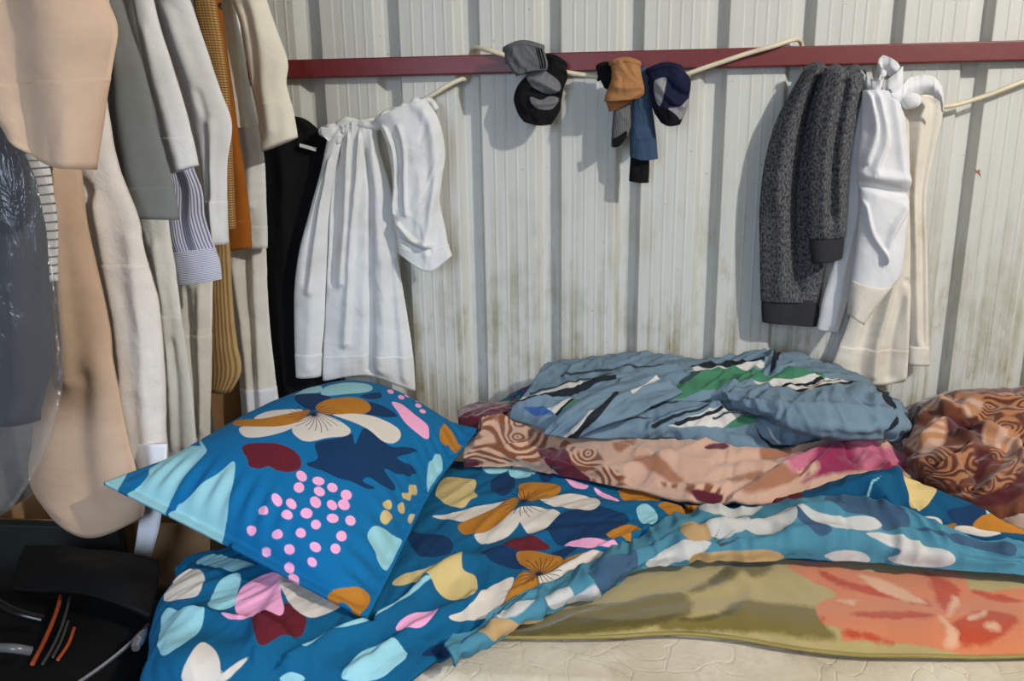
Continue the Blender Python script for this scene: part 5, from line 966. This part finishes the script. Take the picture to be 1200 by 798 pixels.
# ================================================================== BAG AND BOXES AT THE BED END
def travel_bag():
    t = empty('travel_bag', (-.98, .97, 0), 'black travel bag with silver trim and orange cords at the foot of the bed', 'bag')
    bl = plain('black_nylon', srgb(7, 7, 8), .7, bumpy=.25, scale=90, spec=.2); gl = plain('black_vinyl', srgb(9, 9, 11), .32); sv = plain('silver_trim', srgb(190, 190, 195), .25, .9); og = plain('orange_cord', srgb(160, 66, 18), .6); dg = plain('grey_cord', srgb(60, 58, 56), .6)
    c = np.array([-1.0, .95, .205]); sz = (.64, .56, .41)
    def sag(V):
        x = V[..., 0]/sz[0]*2; y = V[..., 1]/sz[1]*2; top = V[..., 2] > 0
        V[..., 2] += np.where(top, .02*np.sin(x*3+1)*np.cos(y*2)-.025*np.exp(-((x-.1)**2+(y-.1)**2)/.3), 0); return V
    sbox('shell', c, sz, bl, t, e=.32, nu=72, nv=36, fn=sag)
    z = .415
    lid = [(b(x, y, z)) for x, y in [(174, 732), (165, 742), (148, 758), (118, 782), (92, 800), (60, 822)]]
    pipe('silver_piping', lid, .0035, sv, t, n=50, k=8)
    pipe('zip_pull', [b(172, 737, z+.008), b(167, 744, z+.008), b(161, 753, z+.006), b(159, 760, z+.004)], [.003, .008, .010, .006], sv, t, n=16, k=10)
    pipe('handle_highlight', [b(-30, 690, .44), b(0, 708, .452), b(22, 719, .452), b(50, 726, .44)], .007, gl, t, n=30, k=10)  # handle arc shaped along a curved highlight on the bag
    pipe('handle_highlight', [b(-40, 760, .44), b(0, 759, .45), b(18, 760, .45), b(36, 763, .438)], .007, plain('vinyl_highlight', srgb(92, 92, 94), .25), t, n=30, k=10)  # second highlight as a handle arc, its brightness put into the grey
    for pts, r, m_ in (([(74, 680), (72, 695), (62, 728), (50, 755), (38, 778)], .0034, og), ([(82, 700), (72, 735), (58, 765), (50, 778)], .0022, dg), ([(80, 728), (70, 755), (62, 770)], .002, dg), ([(87, 736), (80, 755), (68, 773)], .0026, og)):
        pipe('elastic_cord', [b(x, y, .425) for x, y in pts], r, m_, t, n=30, k=8)
    # padded flap folded open towards the bed
    rows = [[b(30, 640, .45), b(90, 640, .46), b(150, 650, .46), b(186, 655, .45)], [b(20, 665, .45), b(90, 668, .47), b(150, 680, .47), b(184, 690, .45)], [b(15, 690, .44), b(85, 695, .45), b(145, 710, .45), b(176, 722, .435)]]
    cloth('flap', rows, bl, t, n=(50, 30), T=.012, noises=[(.006, 10, 10, 5)])
travel_bag()
def carton(name, label, lo, hi, flaps=True, tilt=.5):
    t = empty(name, ((lo[0]+hi[0])/2, (lo[1]+hi[1])/2, lo[2]), label, 'box')
    cb = plain('cardboard', srgb(168, 128, 88), .85, bumpy=.15); k = .005
    x0, y0, z0 = lo; x1, y1, z1 = hi
    box('base', (x0, y0, z0), (x1, y1, z0+k), cb, t)
    for a_, c_ in (((x0, y0, z0+k), (x1, y0+k, z1)), ((x0, y1-k, z0+k), (x1, y1, z1)), ((x0, y0+k, z0+k), (x0+k, y1-k, z1)), ((x1-k, y0+k, z0+k), (x1, y1-k, z1))): box('side', a_, c_, cb, t)
    if flaps:
        L = min(.16, (y1-y0)*.5); dz = L*math.sin(tilt); dy = L*math.cos(tilt)
        for (ya, s_) in ((y0, -1), (y1, 1)):
            V = [(x0, ya, z1), (x1, ya, z1), (x1, ya+s_*(dy if s_ > 0 else .025), z1+(dz*.2 if s_ > 0 else -L*.9)), (x0, ya+s_*(dy if s_ > 0 else .025), z1+(dz*.2 if s_ > 0 else -L*.9))]
            V += [(a, b_, c_-k) for a, b_, c_ in V]
            mesh('flap', V, [[0, 1, 2, 3], [7, 6, 5, 4], [0, 4, 5, 1], [1, 5, 6, 2], [2, 6, 7, 3], [3, 7, 4, 0]], cb, t, smooth=False)
    return t
carton('cardboard_box', 'open brown cardboard box under the peach kurta', (-1.26, 1.44, 0), (-.78, 1.72, .40))
carton('tall_carton', 'tall narrow brown carton against the wall behind the gold kurta', (-1.03, 1.985, 0), (-.905, 2.045, .66), False)
fo = box('document_folder', (-1.28, 1.36, .0), (-.93, 1.385, .43), plain('green_board', srgb(34, 38, 34), .6), None, .004)
tag(fo, 'dark green folder standing in front of the open cardboard box', 'folder')
